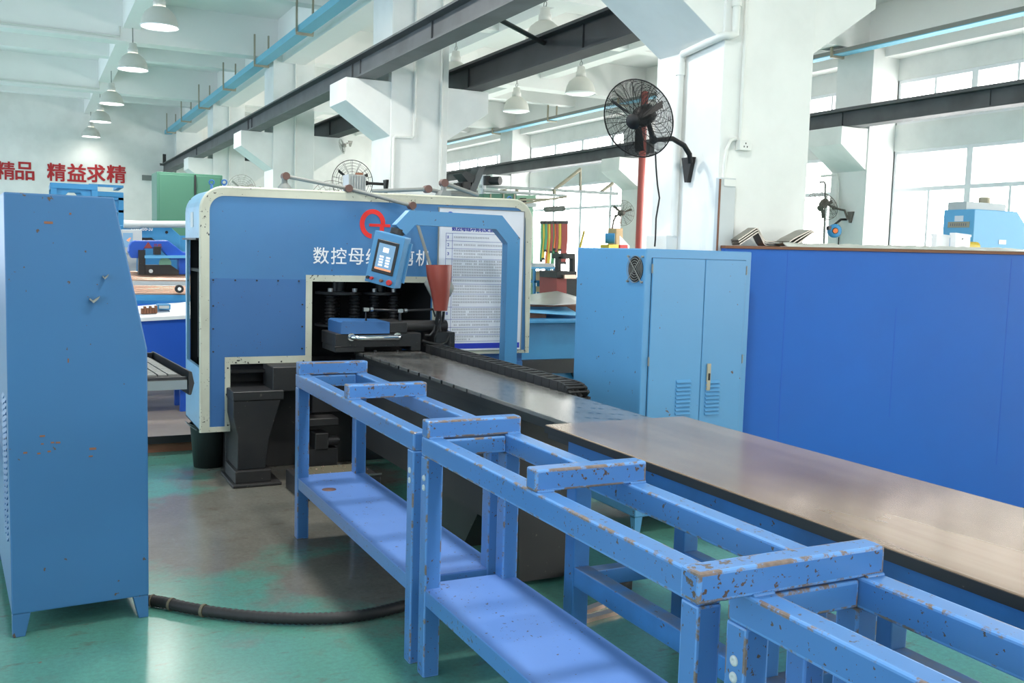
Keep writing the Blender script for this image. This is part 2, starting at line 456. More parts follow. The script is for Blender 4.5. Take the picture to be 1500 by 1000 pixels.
# crane runway beams
def ibeam(name, x, y0, y1, z0, z1, w, mat, label, seams=()):
    m = MB(); t = .02
    m.box(x-w/2, y0, z1-t, x+w/2, y1, z1).box(x-w/2, y0, z0, x+w/2, y1, z0+t).box(x-.012, y0, z0+t, x+.012, y1, z1-t)
    r = thing(name, label, 'crane beam', (x, (y0+y1)/2, z0))
    obj('girder', m, mat, r)
    rl = MB().box(x-.035, y0, z1, x+.035, y1, z1+.045)
    obj('crane_rail', rl, mat, r)
    for y in seams:
        obj('stiffener', MB().box(x-.03, y, z0+t, x+.03, y+.012, z1-t), mat, r)
    return r
ibeam('crane_beam', 3.45, 5.2, 28.9, 3.46, 3.71, .22, 'beam', 'long grey steel crane beam rising to the top of the photo on the left corbels', (8.7, 10.9, 11.2, 16.9, 17.2, 22.9))
ibeam('crane_beam', 4.80, 1., 28.9, 3.46, 3.76, .22, 'beam_dark', 'dark steel crane beam on the right-hand corbels of the middle columns', (8.2, 10.9, 16.9))
ibeam('crane_beam', 10.95, 1., 28.9, 3.535, 3.79, .24, 'beam', 'dark steel crane beam running in front of the sunlit upper windows', (8.5, 11.0, 16.9))
_b = [o_ for o_ in COL.objects if o_.name == 'crane_beam'][0]
obj('end_stop', MB().box(3.38, 28.5, 3.71, 3.46, 28.6, 3.98).box(3.30, 28.5, 3.70, 3.46, 28.6, 3.72), 'black', _b)
o = obj('tie_bar', MB().tube([(3.47, 8.0, 3.72), (4.78, 9.0, 3.70)], .025, 6), 'beam_dark')
tag(o, 'thin dark tie bar between the two crane beams near the top', 'brace')
# blue cable trays with hangers
def tray(x, z, y0, y1, hang, label):
    r = thing('cable_tray', label, 'cable tray', (x, (y0+y1)/2, z))
    h = .10 if x < 5 else .07
    obj('channel', MB().box(x-.09, y0, z, x+.09, y1, z+.012), 'tray', r)
    for a in (x-.09, x+.078): obj('side_wall', MB().box(a, y0, z+.012, a+.012, y1, z+h), 'tray' if x < 5 else 'grey', r)
    obj('cables', MB().cyl((x-.03, y0, z+.05), (x-.03, y1, z+.05), .028, n=8).cyl((x+.03, y0, z+.05), (x+.03, y1, z+.05), .03, n=8), 'grey', r)
    for y in hang:
        h = MB(); h.box(x-.125, y-.02, z-.035, x+.125, y+.02, z)
        for sx in (-.115, .115): h.box(x+sx-.012, y-.02, z, x+sx+.012, y+.02, 5.05)
        obj('hanger', h, 'rod', r)
    return r
tray(3.56, 4.56, 6., 28.9, (8., 11.0, 13.93, 16.77, 19.67, 22.67, 25.42, 28.2), 'light blue cable tray on U hangers along the left side of the columns')
tray(10.95, 4.63, 1., 28.9, (7.9, 11.2, 14.3, 17.1, 20.1, 23.1), 'light blue cable tray on U hangers above the sunlit windows')
# bell lamps
def bell(name, x, y, zb, lit, label, group):
    r = thing(name, label, 'ceiling lamp', (x, y, zb), 0, group)
    s = 1.0
    m = MB().lathe([(.235, 0), (.232, .02), (.215, .10), (.175, .18), (.11, .235), (.09, .245)], (x, y, zb), n=32)
    m.lathe([(.085, .24), (.105, .175), (.17, .10), (.225, .0)], (x, y, zb+.004), n=32)
    obj('shade', m, 'lampshade', r)
    obj('rim', MB().ring((x, y, zb), (0,0,1), .235, .008, 32, 6), 'white', r)
    obj('housing', MB().lathe([(0, .41), (.05, .41), (.06, .40), (.062, .33), (.078, .325), (.08, .25), (.05, .235)], (x, y, zb), n=20), 'lampwhite', r)
    zt = 4.97
    obj('hook', MB().ring((x, y, zb+.45), (1,0,0), .035, .006, 14, 5).cyl((x, y, zb+.48), (x, y, zt), .008, n=8), 'grey', r)
    obj('bulb', MB().lathe([(.0, .03), (.12, .03), (.205, .018), (.222, .008)], (x, y, zb), n=24) if lit else MB().lathe([(0, -.035), (.10, -.028), (.18, -.012), (.225, .004)], (x, y, zb), n=24), 'bulb' if lit else 'bulb_dim', r)
    if lit:
        ld = bpy.data.lights.new('lamp_light', 'AREA'); ld.shape = 'DISK'; ld.size = .42; ld.energy = LAMP_W*(.04 if y > 28 else .6 if y > 24 else 1); ld.color = (1, .97, .92); ld.spread = R(140)
        lo = bpy.data.objects.new('lamp_light', ld); COL.objects.link(lo); lo.parent = r; lo.location = (0, 0, -.02)
    return r
LAMP_W = 95
LY = [13.45, 16.95, 21.4, 24.75, 28.45]
nm = ['nearest and largest lit bell lamp at the top left of the hall', 'second lit bell lamp in the row below the nearest one', 'middle lit bell lamp of the row towards the far wall', 'fourth lit bell lamp of the row, second from the far wall', 'smallest lit bell lamp hanging above the red wall characters']
for y, l in zip(LY, nm): bell('bell_lamp', 1.56, y, 4.3, True, l, 'lit bell lamps of the left bay')
for (px, py, z, l) in ((850, 137, 4.02, 'unlit pale bell lamp right of the dark crane beam, nearest of the two'), (756, 163, 4.02, 'unlit pale bell lamp right of the middle column, farther of the two'),
                       (797, 62, 4.1, 'bell lamp half hidden behind the dark crane beam, near the tie bar'), (667, 116, 4.1, 'bell lamp showing only its top above the dark crane beam, beside the middle column')):
    p = at('z', z, px, py); bell('bell_lamp', p.x, p.y, z, False, l, 'unlit bell lamps of the right bay')
# lamps of the same rows that hang above and behind the camera light the foreground
for y in (9.8, 6.1, 2.5, -1.1, -4.7, -8.3):
    ld = bpy.data.lights.new('lamp_light', 'AREA'); ld.shape = 'DISK'; ld.size = .42; ld.energy = LAMP_W; ld.color = (1, .97, .92)
    lo = bpy.data.objects.new('lamp_light', ld); COL.objects.link(lo); lo.location = (1.62, y, 4.3)
for l, yb, x1, px, py, qx, qy in (('thin conduit along the ceiling beam to the second lit lamp', 17.02, 1.5, -60, 58, 176, 87), ('thin conduit along the ceiling beam to the fourth lit lamp', 22.98, 1.5, -60, 121, 146, 146)):
    a, b = ay(yb, px, py), ay(yb, qx, qy)
    o = obj('ceiling_conduit', MB().tube([(a.x, yb, 4.80), (b.x, yb, 4.80), (b.x, yb+.03, 4.97)], .018, 8), 'pvc'); tag(o, l, 'pipe')
# red characters on the far wall
sg = thing('wall_slogan', 'red Chinese characters on the white far wall above the blue frames', 'lettering', (1., YF, 3.1))
p0, p1 = ay(YF-.02, -46, 260), ay(YF-.02, 50, 235)
for ch, xa, xb in (('精', -5, 21.5), ('品', 23, 50), ('精', 69.5, 96), ('益', 99, 126), ('求', 128, 154), ('精', 157, 184)):
    a = ay(YF-.02, xa, 262+.03*xa); b = ay(YF-.02, xb, 262+.03*xb); c = ay(YF-.02, xa, 236+.035*xa)
    text('character', ch, (a.x, YF-.004, a.z), (1,0,0), (0,0,1), b.x-a.x, c.z-a.z, 'redsign', sg, .01, .022)
p = ay(YF-.02, 208, 256); q = ay(YF-.02, 229, 265)
o = obj('wall_plaque', MB().box(p.x, YF-.03, q.z, q.x, YF, p.z), 'grey', None, .004); tag(o, 'small grey plaque on the far wall beside the green cabinet', 'plaque')
# ------------------------------------------------------------------ foreground racks
def racktube(m, x0, y0, z0, x1, y1, z1): m.box(x0, y0, z0, x1, y1, z1)
def make_rack(label, y_near, y_far, x0, w, bars, caps):
    """open steel rack: bars = (y, left overhang) of the cross bars on top"""
    r = thing('stock_rack', label, 'rack', (x0+w/2, (y_near+y_far)/2, 0))
    T = .062; x1 = x0+w; zt = .882; L = y_far-y_near
    for px, py in ((x0, y_near), (x0, y_far-T), (x1-T, y_near), (x1-T, y_far-T)):
        lg = obj('leg', MB().box(px, py, 0, px+T, py+T, zt-.07), 'rack', r, .006, worn='edge_lo')
    for px, s in ((x0, 1), (x1-T, -1)):
        rail = MB().box(px, y_near, zt-.07, px+T, y_far, zt)
        obj('side_rail', rail, 'rack', r, .008, 3, worn='edge_lo')
    for py in (y_near+.001, y_far-T-.001):
        obj('end_rail', MB().box(x0+T, py, zt-.068, x1-T, py+T, zt-.006), 'rack', r, .008, 3, worn='edge_lo')
    for y, ov, wld in bars:
        cb = obj('cross_bar', MB().box(x0-ov, y, zt, x1, y+.06, zt+.064), 'rack_bar', r, .008, 3, worn='edge_hi')
        for xa in (x0+.003, x1-T+.003):
            we = MB().tube([(xa+.002+k*.0035, y-.001, zt+.001) for k in range(16)], [.0045+.0015*(k % 2) for k in range(16)], 6)
            obj('weld_bead', we, 'rack', cb)
    zs = .332
    sh = MB().box(x0+.004, y_near+.06, zs-.006, x1-.004, y_far-.06, zs)
    sh.box(x0+T, y_near+.004, zs-.006, x1-T, y_near+.06, zs).box(x0+T, y_far-.06, zs-.006, x1-T, y_far-.004, zs)
    shf = obj('shelf', sh, 'shelf', r)
    obj('shelf_edge', MB().box(x0+.004, y_near+T, zs-.06, x0+.012, y_far-T, zs-.006).box(x1-.012, y_near+T, zs-.06, x1-.004, y_far-T, zs-.006)
        .box(x0+T, y_near+.004, zs-.06, x1-T, y_near+.012, zs-.006).box(x0+T, y_far-.012, zs-.06, x1-T, y_far-.004, zs-.006), 'rack', shf)
    if y_far > 5:
        obj('rust_ring', MB().lathe([(0, .0008), (.036, .0008), (.036, .0)], (1.345, 4.70, zs), n=24), 'joint', shf)
    for (yy, zz) in caps:
        obj('bolt_cap', MB().lathe([(.0115, 0), (.011, .003), (.004, .0045), (.0035, .002), (0, .002)], (x0, yy, zz), (-1, 0, 0), 14), 'lightgrey', r)
    return r
make_rack('worn blue steel rack farthest from the camera, in front of the blue machine', 3.295, 5.055, 1.258, .375, ((4.985, 0, 0), (4.115, 0, 0)), ((3.327, .735), (3.327, .697)))
make_rack('worn blue steel rack in the middle of the row of three', 1.60, 3.225, 1.262, .372, ((3.163, 0, 0), (2.345, 0, 0)), ((3.192, .735), (3.192, .70)))
make_rack('worn blue steel rack nearest the camera, cut by the bottom edge', -.10, 1.525, 1.276, .366, ((1.455, .13, 0), (.64, 0, 0)), ((1.494, .735), (1.494, .70)))

# ------------------------------------------------------------------ long steel table
def make_table():
    r = thing('work_table', 'long table with a worn brown steel top on a blue frame, beside the racks', 'table', (2.17, 1.6, 0))
    x0, x1, y0, y1, z = 1.835, 2.51, .1, 3.345, .872
    tp = MB().prism([(x0, y0), (x1, y0), (x1, y1), (x0, y1)], z-.030, z, 'z')
    obj('table_top', tp, ['plate'], r, .0025, 1)
    obj('top_edge', MB().box(x0-.003, y0, z-.032, x0-.0005, y1, z-.004), 'black', r)
    for xa, xb in ((1.875, 1.945), (2.40, 2.47)):
        obj('side_channel', MB().box(xa, y0+.02, .768, xa+.008, y1-.12, .840).box(xa, y0+.02, .832, xb, y1-.12, .840).box(xa, y0+.02, .768, xb, y1-.12, .776), 'table_frame', r)
    obj('end_channel', MB().box(1.883, y1-.19, .768, 2.462, y1-.13, .838), 'table_frame', r)
    for y in (3.15, 2.08, 1.01, .12):
        for xa in (1.872, 2.395):
            lg = obj('leg', MB().box(xa, y, .015, xa+.072, y+.072, .768), 'table_frame', r, .006)
            obj('foot_plate', MB().box(xa-.005, y-.06, 0, xa+.11, y+.08, .015), 'table_frame', lg, .002)
            obj('levelling_bolt', MB().cyl((xa+.095, y-.03, .015), (xa+.095, y-.03, .06), .010, n=6).cyl((xa+.095, y-.03, .015), (xa+.095, y-.03, .03), .016, n=6), 'black', lg)
        obj('cross_stretcher', MB().box(1.944, y+.006, .25, 2.395, y+.066, .315), 'table_frame', r, .005)
    for xa in (1.875, 2.398):
        for ya, yb in ((2.152, 3.15), (1.082, 2.08), (.192, 1.01)):
            obj('stretcher', MB().box(xa, ya, .268, xa+.066, yb, .345), 'table_frame', r, .005)
    return r
make_table()

# ------------------------------------------------------------------ perforated feed bed
def make_bed():
    r = thing('feed_bed', 'dark perforated steel feed bed between the machine and the brown table', 'machine bed', (2.18, 4.7, 0))
    z = .858
    tp = MB().prism([(1.985, 3.36), (2.40, 3.36), (2.40, 6.30), (1.965, 6.30)], z-.02, z, 'z')
    obj('perforated_plate', tp, 'bed', r, .002, 1)
    obj('side_bar', MB().prism([(1.99, 3.37), (2.39, 3.37), (2.39, 6.28), (1.97, 6.28)], .80, z-.02, 'z'), 'darkmetal', r)
    obj('bed_body', MB().prism([(1.995, 3.95), (2.36, 3.95), (2.36, 6.4), (1.975, 6.4)], .245, .80, 'z'), 'black', r)
    obj('end_bracket', MB().box(1.99, 3.36, .76, 2.05, 3.60, .80), 'darkmetal', r)
    st = MB()
    st.prism([(4.55, 0), (5.2, 0), (5.0, .245), (4.35, .245)], 2.02, 2.34, 'x')
    obj('bed_stand', st, 'black', r)
    st2 = MB().prism([(3.90, .02), (4.10, .02), (4.10, .79), (3.96, .79)], 2.03, 2.33, 'x')
    obj('end_stand', st2, 'black', r)
    for x in (2.08, 2.24):
        obj('anchor_bolt', MB().cyl((x, 6.2, z), (x, 6.2, z+.012), .012, n=6), 'black', r)
    return r
make_bed()
# cable chain
def make_chain():
    r = thing('cable_chain', 'black plastic cable chain lying along the far side of the perforated bed', 'cable chain', (2.47, 5., .8))
    N = 26; x0, x1 = 2.425, 2.545
    path = []
    ys, ye, zc, rad = 6.15, 4.30, .835, .052
    for i in range(22): path.append((ys+(ye-ys)*i/21, .876-.010*i/21))
    for i in range(1, 9):
        t = PI*i/9; path.append((ye-math.sin(t)*.10, .866-.04*(1-math.cos(t))))
    for i in range(4): path.append((ye+.08+i*.09, .785))
    for k in range(len(path)-1):
        (ya, za), (yb, zb) = path[k], path[k+1]
        d = Vector((0, yb-ya, zb-za)); L = d.length; a = math.atan2(d.z, d.y)
        m = MB(); m.M = Matrix.Translation((0, ya, za)) @ Matrix.Rotation(a, 4, 'X')
        w = .032
        m.box(x0, 0, -w, x0+.014, L*.96, w).box(x1-.014, 0, -w, x1, L*.96, w)
        m.box(x0+.014, L*.22, w-.01, x1-.014, L*.74, w-.002).box(x0+.014, L*.22, -w+.002, x1-.014, L*.74, -w+.01)
        obj('chain_link', m, 'rubber', r)
    obj('carried_cables', MB().tube([(2.47, y, z) for y, z in path], .012, 6).tube([(2.50, y, z) for y, z in path], .012, 6), 'dark', r)
    return r
make_chain()
o = obj('chain_shelf', MB().box(2.403, 3.70, .735, 2.56, 6.3, .750), 'black'); tag(o, 'narrow dark steel shelf under the cable chain', 'shelf')

# ------------------------------------------------------------------ control cabinet at the left edge
def make_control():
    rz = R(4.)
    r = thing('control_cabinet', 'tall scratched blue control cabinet with sloping console front at the left edge', 'cabinet', (-.077, 4.114, 0), rz)
    D = 1.12; m = MB(); m.M = wm(r)
    prof = [(0, .093), (.507, .093), (.507, 1.12), (.385, 1.722), (0, 1.722)]
    m.prism(prof, 0, D, 'y')
    b = obj('body', m, 'lcab', r, .006, 2)
    def feet(x, y, sx, sy):
        f = MB(); f.M = wm(r)
        a = .062
        if sx > 0: pts = [(x, .093), (x+a*1.05, .093), (x+a*.72, 0), (x, 0)]
        else: pts = [(x, .093), (x-a*.95, .093), (x-a*.6, 0), (x, 0)]
        f.prism(pts, y, y+.05, 'y'); obj('foot', f, 'lcab', r, .002, 1)
    for x, sx in ((0.002, 1), (.505, -1)):
        for y in (.002, D-.052): feet(x, y, sx, 1)
    # louvres on the left side panel
    lv = MB(); lv.M = wm(r)
    for c in range(2):
        for k in range(24):
            z = .36+k*.024; y = .10+c*.12
            lv.prism([(0, z), (-.006, z), (0, z+.014)], y, y+.09, 'y')
    obj('louvres', lv, 'lcab', b)
    # two pried-up tabs on the face
    for (px, py, w, h, s) in ((139, 437, .036, .016, 1), (155, 404, .022, .012, .6)):
        p = ay(4.12, px, py); t = MB()
        t.prism([(p.x-w/2, p.z+h*.1), (p.x-w*.2, p.z-h*.5), (p.x+w*.5, p.z+h*.55), (p.x+w*.3, p.z-h*.2), (p.x-w*.15, p.z-h*1.1), (p.x-w*.55, p.z-h*.3)], p.y-.014*s, p.y+.03, 'y')
        obj('bent_tab', t, 'grey', b)
    # bare scrapes in the paint
    sc = MB()
    for (px, py, l, h) in ((71, 326, 13, 4), (62, 638.5, 8, 2), (85, 648, 7, 2), (103, 313, 3, 3), (136, 657, 10, 2.5), (77, 648, 5, 2), (37, 663, 6, 2), (57, 664, 5, 2), (100, 528, 2, 6), (72, 661, 5, 2), (62, 650, 4, 1.5), (133, 668, 6, 1.5)):
        y = 4.1125+(-.077+ay(4.114, px, py).x+.154)*math.tan(rz)
        a, c = ay(y, px-l/2, py-h/2), ay(y, px+l/2, py+h/2)
        sc.box(a.x, y-.0006, c.z, c.x, y+.001, a.z)
    obj('scrape', sc, 'wood', b)
    # pulled-out keyboard drawer
    dr = MB(); dr.M = wm(r)
    dr.box(.30, .17, .94, .70, .185, .978).box(.30, .96, .94, .70, .975, 1.0).box(.30, .17, .955, .70, .975, .965)
    d = obj('drawer', dr, 'darkmetal', r, .002, 1)
    f = MB(); f.M = wm(r); f.prism([(.70, .90), (.712, .90), (.725, .95), (.715, 1.0), (.70, 1.005)], .15, .995, 'y')
    obj('drawer_front', f, 'black', d, .002, 1)
    k = MB(); k.M = wm(r); k.box(.45, .20, .966, .685, .92, .978)
    kb = obj('keyboard', k, 'rubber', d, .003, 1)
    ks = MB(); ks.M = wm(r)
    for i in range(5):
        for j in range(16): ks.box(.458+i*.043, .215+j*.043, .978, .458+i*.043+.036, .215+j*.043+.034, .985)
    obj('keys', ks, 'grey', kb)
    rail = MB(); rail.M = wm(r); rail.box(.45, .155, .925, .695, .169, .965)
    obj('slide_rail', rail, 'steel', d)
    return r
make_control()
# ------------------------------------------------------------------ hose on the floor
pts = [(0.42, 4.28), (.48, 4.24), (.62, 4.08), (.80, 3.93), (1.0, 3.82), (1.2, 3.77), (1.4, 3.8), (1.65, 3.9), (1.9, 4.1)]
pp = []
for i in range(len(pts)-1):
    for k in range(18):
        t = k/18
        P0 = Vector(pts[max(i-1, 0)]); P1 = Vector(pts[i]); P2 = Vector(pts[i+1]); P3 = Vector(pts[min(i+2, len(pts)-1)])
        q = .5*((2*P1)+(-P0+P2)*t+(2*P0-5*P1+4*P2-P3)*t*t+(-P0+3*P1-3*P2+P3)*t**3)
        pp.append((q.x, q.y, .027))
r = thing('flexible_conduit', 'dark ribbed hose lying across the floor from the control cabinet under the racks', 'hose', (1.1, 4., 0))
obj('ribbed_tube', MB().tube(pp, [.0255 if i % 2 else .0215 for i in range(len(pp))], 10), 'rubber', r)
for i in (12, 24, 37): obj('tape_band', MB().tube([pp[i], pp[i+1]], .0275, 10), 'olive', r)

# ------------------------------------------------------------------ electrical cabinet
def make_elec():
    r = thing('electrical_cabinet', 'pale blue two-door electrical cabinet with a round fan grille, behind the steel table', 'cabinet', (3.365, 4.77, 0))
    x0, x1, y0, y1, zt = 3.0, 3.735, 4.40, 5.13, 1.592
    b = obj('body', MB().box(x0, y0, .10, x1, y1, zt), 'bcab', r, .008, 3)
    xm = 3.40
    for (xa, xb, nm) in ((x0+.045, xm-.002, 'l'), (xm+.002, x1-.045, 'r')):
        d = obj('door', MB().box(xa, y0-.012, .16, xb, y0, zt-.05), 'bcab', r, .003, 1)
        lv = MB(); xc = (xa+xb)/2+(.06 if nm == 'l' else -.06)
        for k in range(9):
            z = .67+k*.0225 if nm == 'l' else .66+k*.0225
            lv.prism([(y0-.012, z), (y0-.024, z+.002), (y0-.012, z+.018)], xc-.05, xc+.05, 'x')
        obj('louvres', lv, 'bcab', d)
        if nm == 'r':
            h = MB().box(xa+.035, y0-.024, .80, xa+.062, y0-.012, .955)
            ho = obj('lock_handle', h, 'rod', d, .006, 3)
            obj('keyhole', MB().box(xa+.042, y0-.026, .86, xa+.055, y0-.024, .90), 'dark', ho)
        for z in (.3, .95, 1.46):
            xx = xa-.006 if nm == 'l' else xb+.0
            obj('hinge', MB().box(xx, y0-.014, z, xx+.006, y0-.004, z+.05), 'grey', d)
    obj('door_gap', MB().box(x0+.043, y0-.0015, .158, x1-.043, y0+.001, zt-.048), 'dark', b)
    # round fan guard on the left side
    c = at('x', x0, 931.5, 394); g = thing
    m = MB()
    m.cyl((x0-.004, c.y, c.z), (x0-.0005, c.y, c.z), .072, n=28)
    fg = obj('fan_opening', m, 'dark', r)
    w = MB()
    for k in range(5): w.ring((x0-.010, c.y, c.z), (1, 0, 0), .018+.014*k, .0015, 30, 5)
    for a in (45, 135):
        dy, dz = math.cos(R(a))*.098, math.sin(R(a))*.098
        w.tube([(x0-.012, c.y-dy, c.z-dz), (x0-.012, c.y+dy, c.z+dz)], .0022, 5)
        for s in (-1, 1): w.cyl((x0-.014, c.y+dy*s, c.z+dz*s), (x0, c.y+dy*s, c.z+dz*s), .006, n=8)
    obj('fan_guard', w, 'grey', fg)
    for x in (x0+.004, x1-.054):
        for y in (y0+.004, y1-.054):
            f = MB(); f.add([(x, y, .10), (x+.05, y, .10), (x+.05, y+.05, .10), (x, y+.05, .10), (x+.006, y+.006, 0), (x+.04, y+.006, 0), (x+.04, y+.04, 0), (x+.006, y+.04, 0)], [(0,1,2,3),(7,6,5,4),(1,0,4,5),(2,1,5,6),(3,2,6,7),(0,3,7,4)])
            obj('foot', f, 'bcab', r)
    return r
make_elec()
# ------------------------------------------------------------------ bright blue bench side
def make_bench():
    A = Vector((3.745, 4.652)); B = Vector((5.906, 3.868))
    r = thing('steel_bench', 'long bright blue sheet-steel bench with a thin plywood top, at the right edge', 'bench', (4.9, 4.4, 0))
    q = [(A.x, A.y), (B.x, B.y), (6.25, 4.74), (3.95, 4.74), (3.85, 4.70), (3.75, 4.70)]
    zt = [1.6125, 1.630, 1.630, 1.614, 1.613, 1.6125]
    m = MB(); m.add([(x, y, .02) for x, y in q]+[(x, y, z) for (x, y), z in zip(q, zt)], [(5,4,3,2,1,0), (6,7,8,9,10,11)]+[(i, (i+1) % 6, (i+1) % 6+6, i+6) for i in range(6)])
    b = obj('side_panel', m, 'parti', r, .003, 1)
    d = (B-A).normalized(); n = Vector((d.y, -d.x)); 
    for t, z0, z1 in ((.17, .4, 1.60), (.48, .6, 1.28), (.80, .3, 1.60)):
        p = A.lerp(B, t); sm = MB(); e = d*.0015
        sm.add([(p.x-e.x+n.x*s_, p.y-e.y+n.y*s_, z) for s_ in (.0008, -.003) for z in (z0, z1)]+[(p.x+e.x+n.x*s_, p.y+e.y+n.y*s_, z) for s_ in (.0008, -.003) for z in (z0, z1)], [(0,1,5,4), (0,2,3,1), (4,5,7,6), (1,3,7,5), (0,4,6,2), (2,6,7,3)])
        obj('panel_seam', sm, 'deepblue', b)
    q2 = [(A.x-.006+n.x*.012, A.y+n.y*.012), (B.x+n.x*.012, B.y+n.y*.012), (6.25, 4.75), (3.745, 4.70)]
    m = MB(); zz = [1.628, 1.647, 1.647, 1.628]
    m.add([(x, y, 1.612+(z-1.628)*.9) for (x, y), z in zip(q2, zz)]+[(x, y, z) for (x, y), z in zip(q2, zz)], [(3,2,1,0), (4,5,6,7), (0,1,5,4), (1,2,6,5), (2,3,7,6), (3,0,4,7)])
    obj('plywood_top', m, 'wood', r)
    return r
make_bench()
# ------------------------------------------------------------------ the busbar machine
FY = 6.5
def arc(cx, cz, r, a0, a1, n=8): return [(cx+r*math.cos(R(a0+(a1-a0)*i/n)), cz+r*math.sin(R(a0+(a1-a0)*i/n))) for i in range(n+1)]
def make_machine():
    r = thing('busbar_machine', 'large blue metal-working machine with rounded cream-edged hood and Chinese lettering', 'machine', (2.2, 6.85, 0))
    BK = 7.19
    xl, xr = 1.0, 3.392
    top_l = arc(xl+.15, 1.765, .15, 180, 90); top_r = arc(xr-.15, 1.785, .15, 90, 0)
    notch = [(xr, .795), (2.605, .795), (2.605, 1.317), (1.726, 1.317), (1.726, .765), (1.184, .765), (1.184, .318)]
    front = [(xl, .318)]+top_l+top_r+notch
    sh = MB().prism(front, FY, FY+.03, 'y')
    hood = obj('front_sheet', sh, 'mach', r)
    # hood skin: strip along the outline, with the big opening in the left side
    sk = MB(); path = [(xl, 1.585)]+top_l+top_r+[(xr, .795)]
    for i in range(len(path)-1):
        (xa, za), (xb, zb) = path[i], path[i+1]
        sk.add([(xa, FY+.0, za), (xb, FY, zb), (xb, BK, zb), (xa, BK, za)], [(0, 1, 2, 3)], 1 < i < len(path)-2)
    hs = obj('hood_skin', sk, 'mach_side', r)
    sd = MB().box(xl, FY+.001, .318, xl+.02, BK, .735).box(xl, BK-.06, .735, xl+.02, BK, 1.585).box(xl, FY+.001, .735, xl+.012, FY+.03, 1.585)
    sd.box(xl, FY+.03, .318, 1.184, BK, .325)
    obj('side_sheet', sd, 'mach_side', r)
    obj('side_flange', MB().box(xl-.025, FY+.05, 1.575, xl+.03, BK-.02, 1.587), 'black', r)
    p = at('x', xl, 277, 321); q = at('x', xl, 284, 322)
    obj('side_label', MB().box(xl-.003, q.y+.02, 1.66, xl-.0005, q.y+.13, 1.76), 'lightgrey', hs)
    # cream trim on the front: a band following the outline
    def inset(pts, d):
        return pts
    tr = MB(); w = .052; y0, y1 = FY-.007, FY-.0005
    tl_i = arc(xl+.15, 1.765, .15-w, 180, 90); tr_i = arc(xr-.15, 1.785, .15-w, 90, 0)
    out = [(xl, .318)]+top_l+top_r+[(xr, .795)]; inn = [(xl+w, .318)]+tl_i+tr_i+[(xr-w*.45, .795)]
    for i in range(len(out)-1):
        tr.prism([out[i], out[i+1], inn[i+1], inn[i]], y0, y1, 'y')
    tr.box(xl+w, y0, .318, 1.184, y1, .352).box(1.149, y0, .352, 1.184, y1, .765).box(1.149, y0, .765, 1.726, y1, .812)
    tr.box(1.683, y0, .812, 1.726, y1, 1.317).box(1.683, y0, 1.317, 2.64, y1, 1.36).box(2.605, y0, .795, 2.632, y1, 1.317).box(2.632, y0, .795, xr-.03, y1, .818)
    obj('cream_trim', tr, 'cream', r)
    # rounded outer edge
    eg = MB().tube([(x, FY+.004, z) for x, z in out], .012, 8); obj('edge_bead', eg, 'cream', r)
    pn = MB().box(1.062, FY-.003, .815, 1.683, FY-.0003, 1.33)
    pl = obj('bolted_panel', pn, 'mach_panel', r)
    obj('lower_panel', MB().box(1.06, FY-.002, .352, 1.149, FY-.0003, .815), 'mach_panel', r)
    sc = MB()
    for (x, z) in [(1.075, 1.318)]+[(1.075+.14*k, 1.318) for k in range(1, 5)]+[(1.075, .85+.15*k) for k in range(3)]+[(1.66, .86+.15*k) for k in range(3)]+[(1.22+.15*k, .775) for k in range(4)]+[(1.168, .74), (1.168, .55), (1.168, .36)]:
        sc.cyl((x, FY-.0075, z), (x, FY-.003, z), .006, n=8)
    obj('panel_screw', sc, 'black', pl)
    # interior
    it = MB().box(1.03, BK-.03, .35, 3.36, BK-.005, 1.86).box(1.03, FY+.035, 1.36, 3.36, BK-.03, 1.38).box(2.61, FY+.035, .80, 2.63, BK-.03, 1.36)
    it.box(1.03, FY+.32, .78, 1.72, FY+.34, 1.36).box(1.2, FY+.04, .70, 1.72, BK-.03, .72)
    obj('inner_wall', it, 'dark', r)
    # punching turret: spring stacks between two plates
    ty = 6.86
    for x, rd in ((2.02, .17), (2.33, .15)):
        for za, zb in ((1.215, 1.235), (.985, 1.0)): obj('turret_plate', MB().cyl((x, ty, za), (x, ty, zb), rd, n=28), 'black', r)
    for x, yy in ((1.93, ty-.09), (2.11, ty-.09), (2.26, ty-.08), (2.41, ty-.08), (2.02, ty+.1)):
        pr = []
        for k in range(9):
            z = 1.0+k*.024; pr += [(.026, z), (.038, z+.006), (.038, z+.014), (.026, z+.02)]
        s_ = obj('spring_stack', MB().lathe(pr, (x, yy, 0), n=16), 'darkmetal', r)
        obj('bolt_head', MB().cyl((x, yy, 1.235), (x, yy, 1.26), .022, n=6), 'steel', s_)
    obj('ram', MB().cyl((2.02, ty, 1.235), (2.02, ty, 1.36), .05).cyl((2.33, ty, 1.235), (2.33, ty, 1.36), .045), 'darkmetal', r)
    # clamp carriage over the bed
    cb = MB().box(1.80, 6.18, .90, 2.40, 6.52, .985).box(1.80, 6.18, .862, 2.0, 6.5, .90).box(2.33, 6.18, .862, 2.40, 6.5, .90)
    car = obj('clamp_carriage', cb, 'black', r, .004, 1)
    obj('carriage_cover', MB().prism([(1.835, .985), (2.17, .985), (2.17, 1.062), (1.85, 1.07), (1.835, 1.06)], 6.17, 6.48, 'y'), 'mach_panel', car)
    obj('carriage_cap', MB().box(2.17, 6.175, .985, 2.30, 6.48, 1.062), 'black', car, .012, 3)
    obj('handle', MB().tube([(1.905, 6.16, .965), (1.905, 6.115, .965), (1.93, 6.10, .965), (2.20, 6.10, .965), (2.225, 6.115, .965), (2.225, 6.16, .965)], .016, 12).cyl((1.905, 6.165, .965), (1.905, 6.18, .965), .026).cyl((2.225, 6.165, .965), (2.225, 6.18, .965), .026), 'chrome', car)
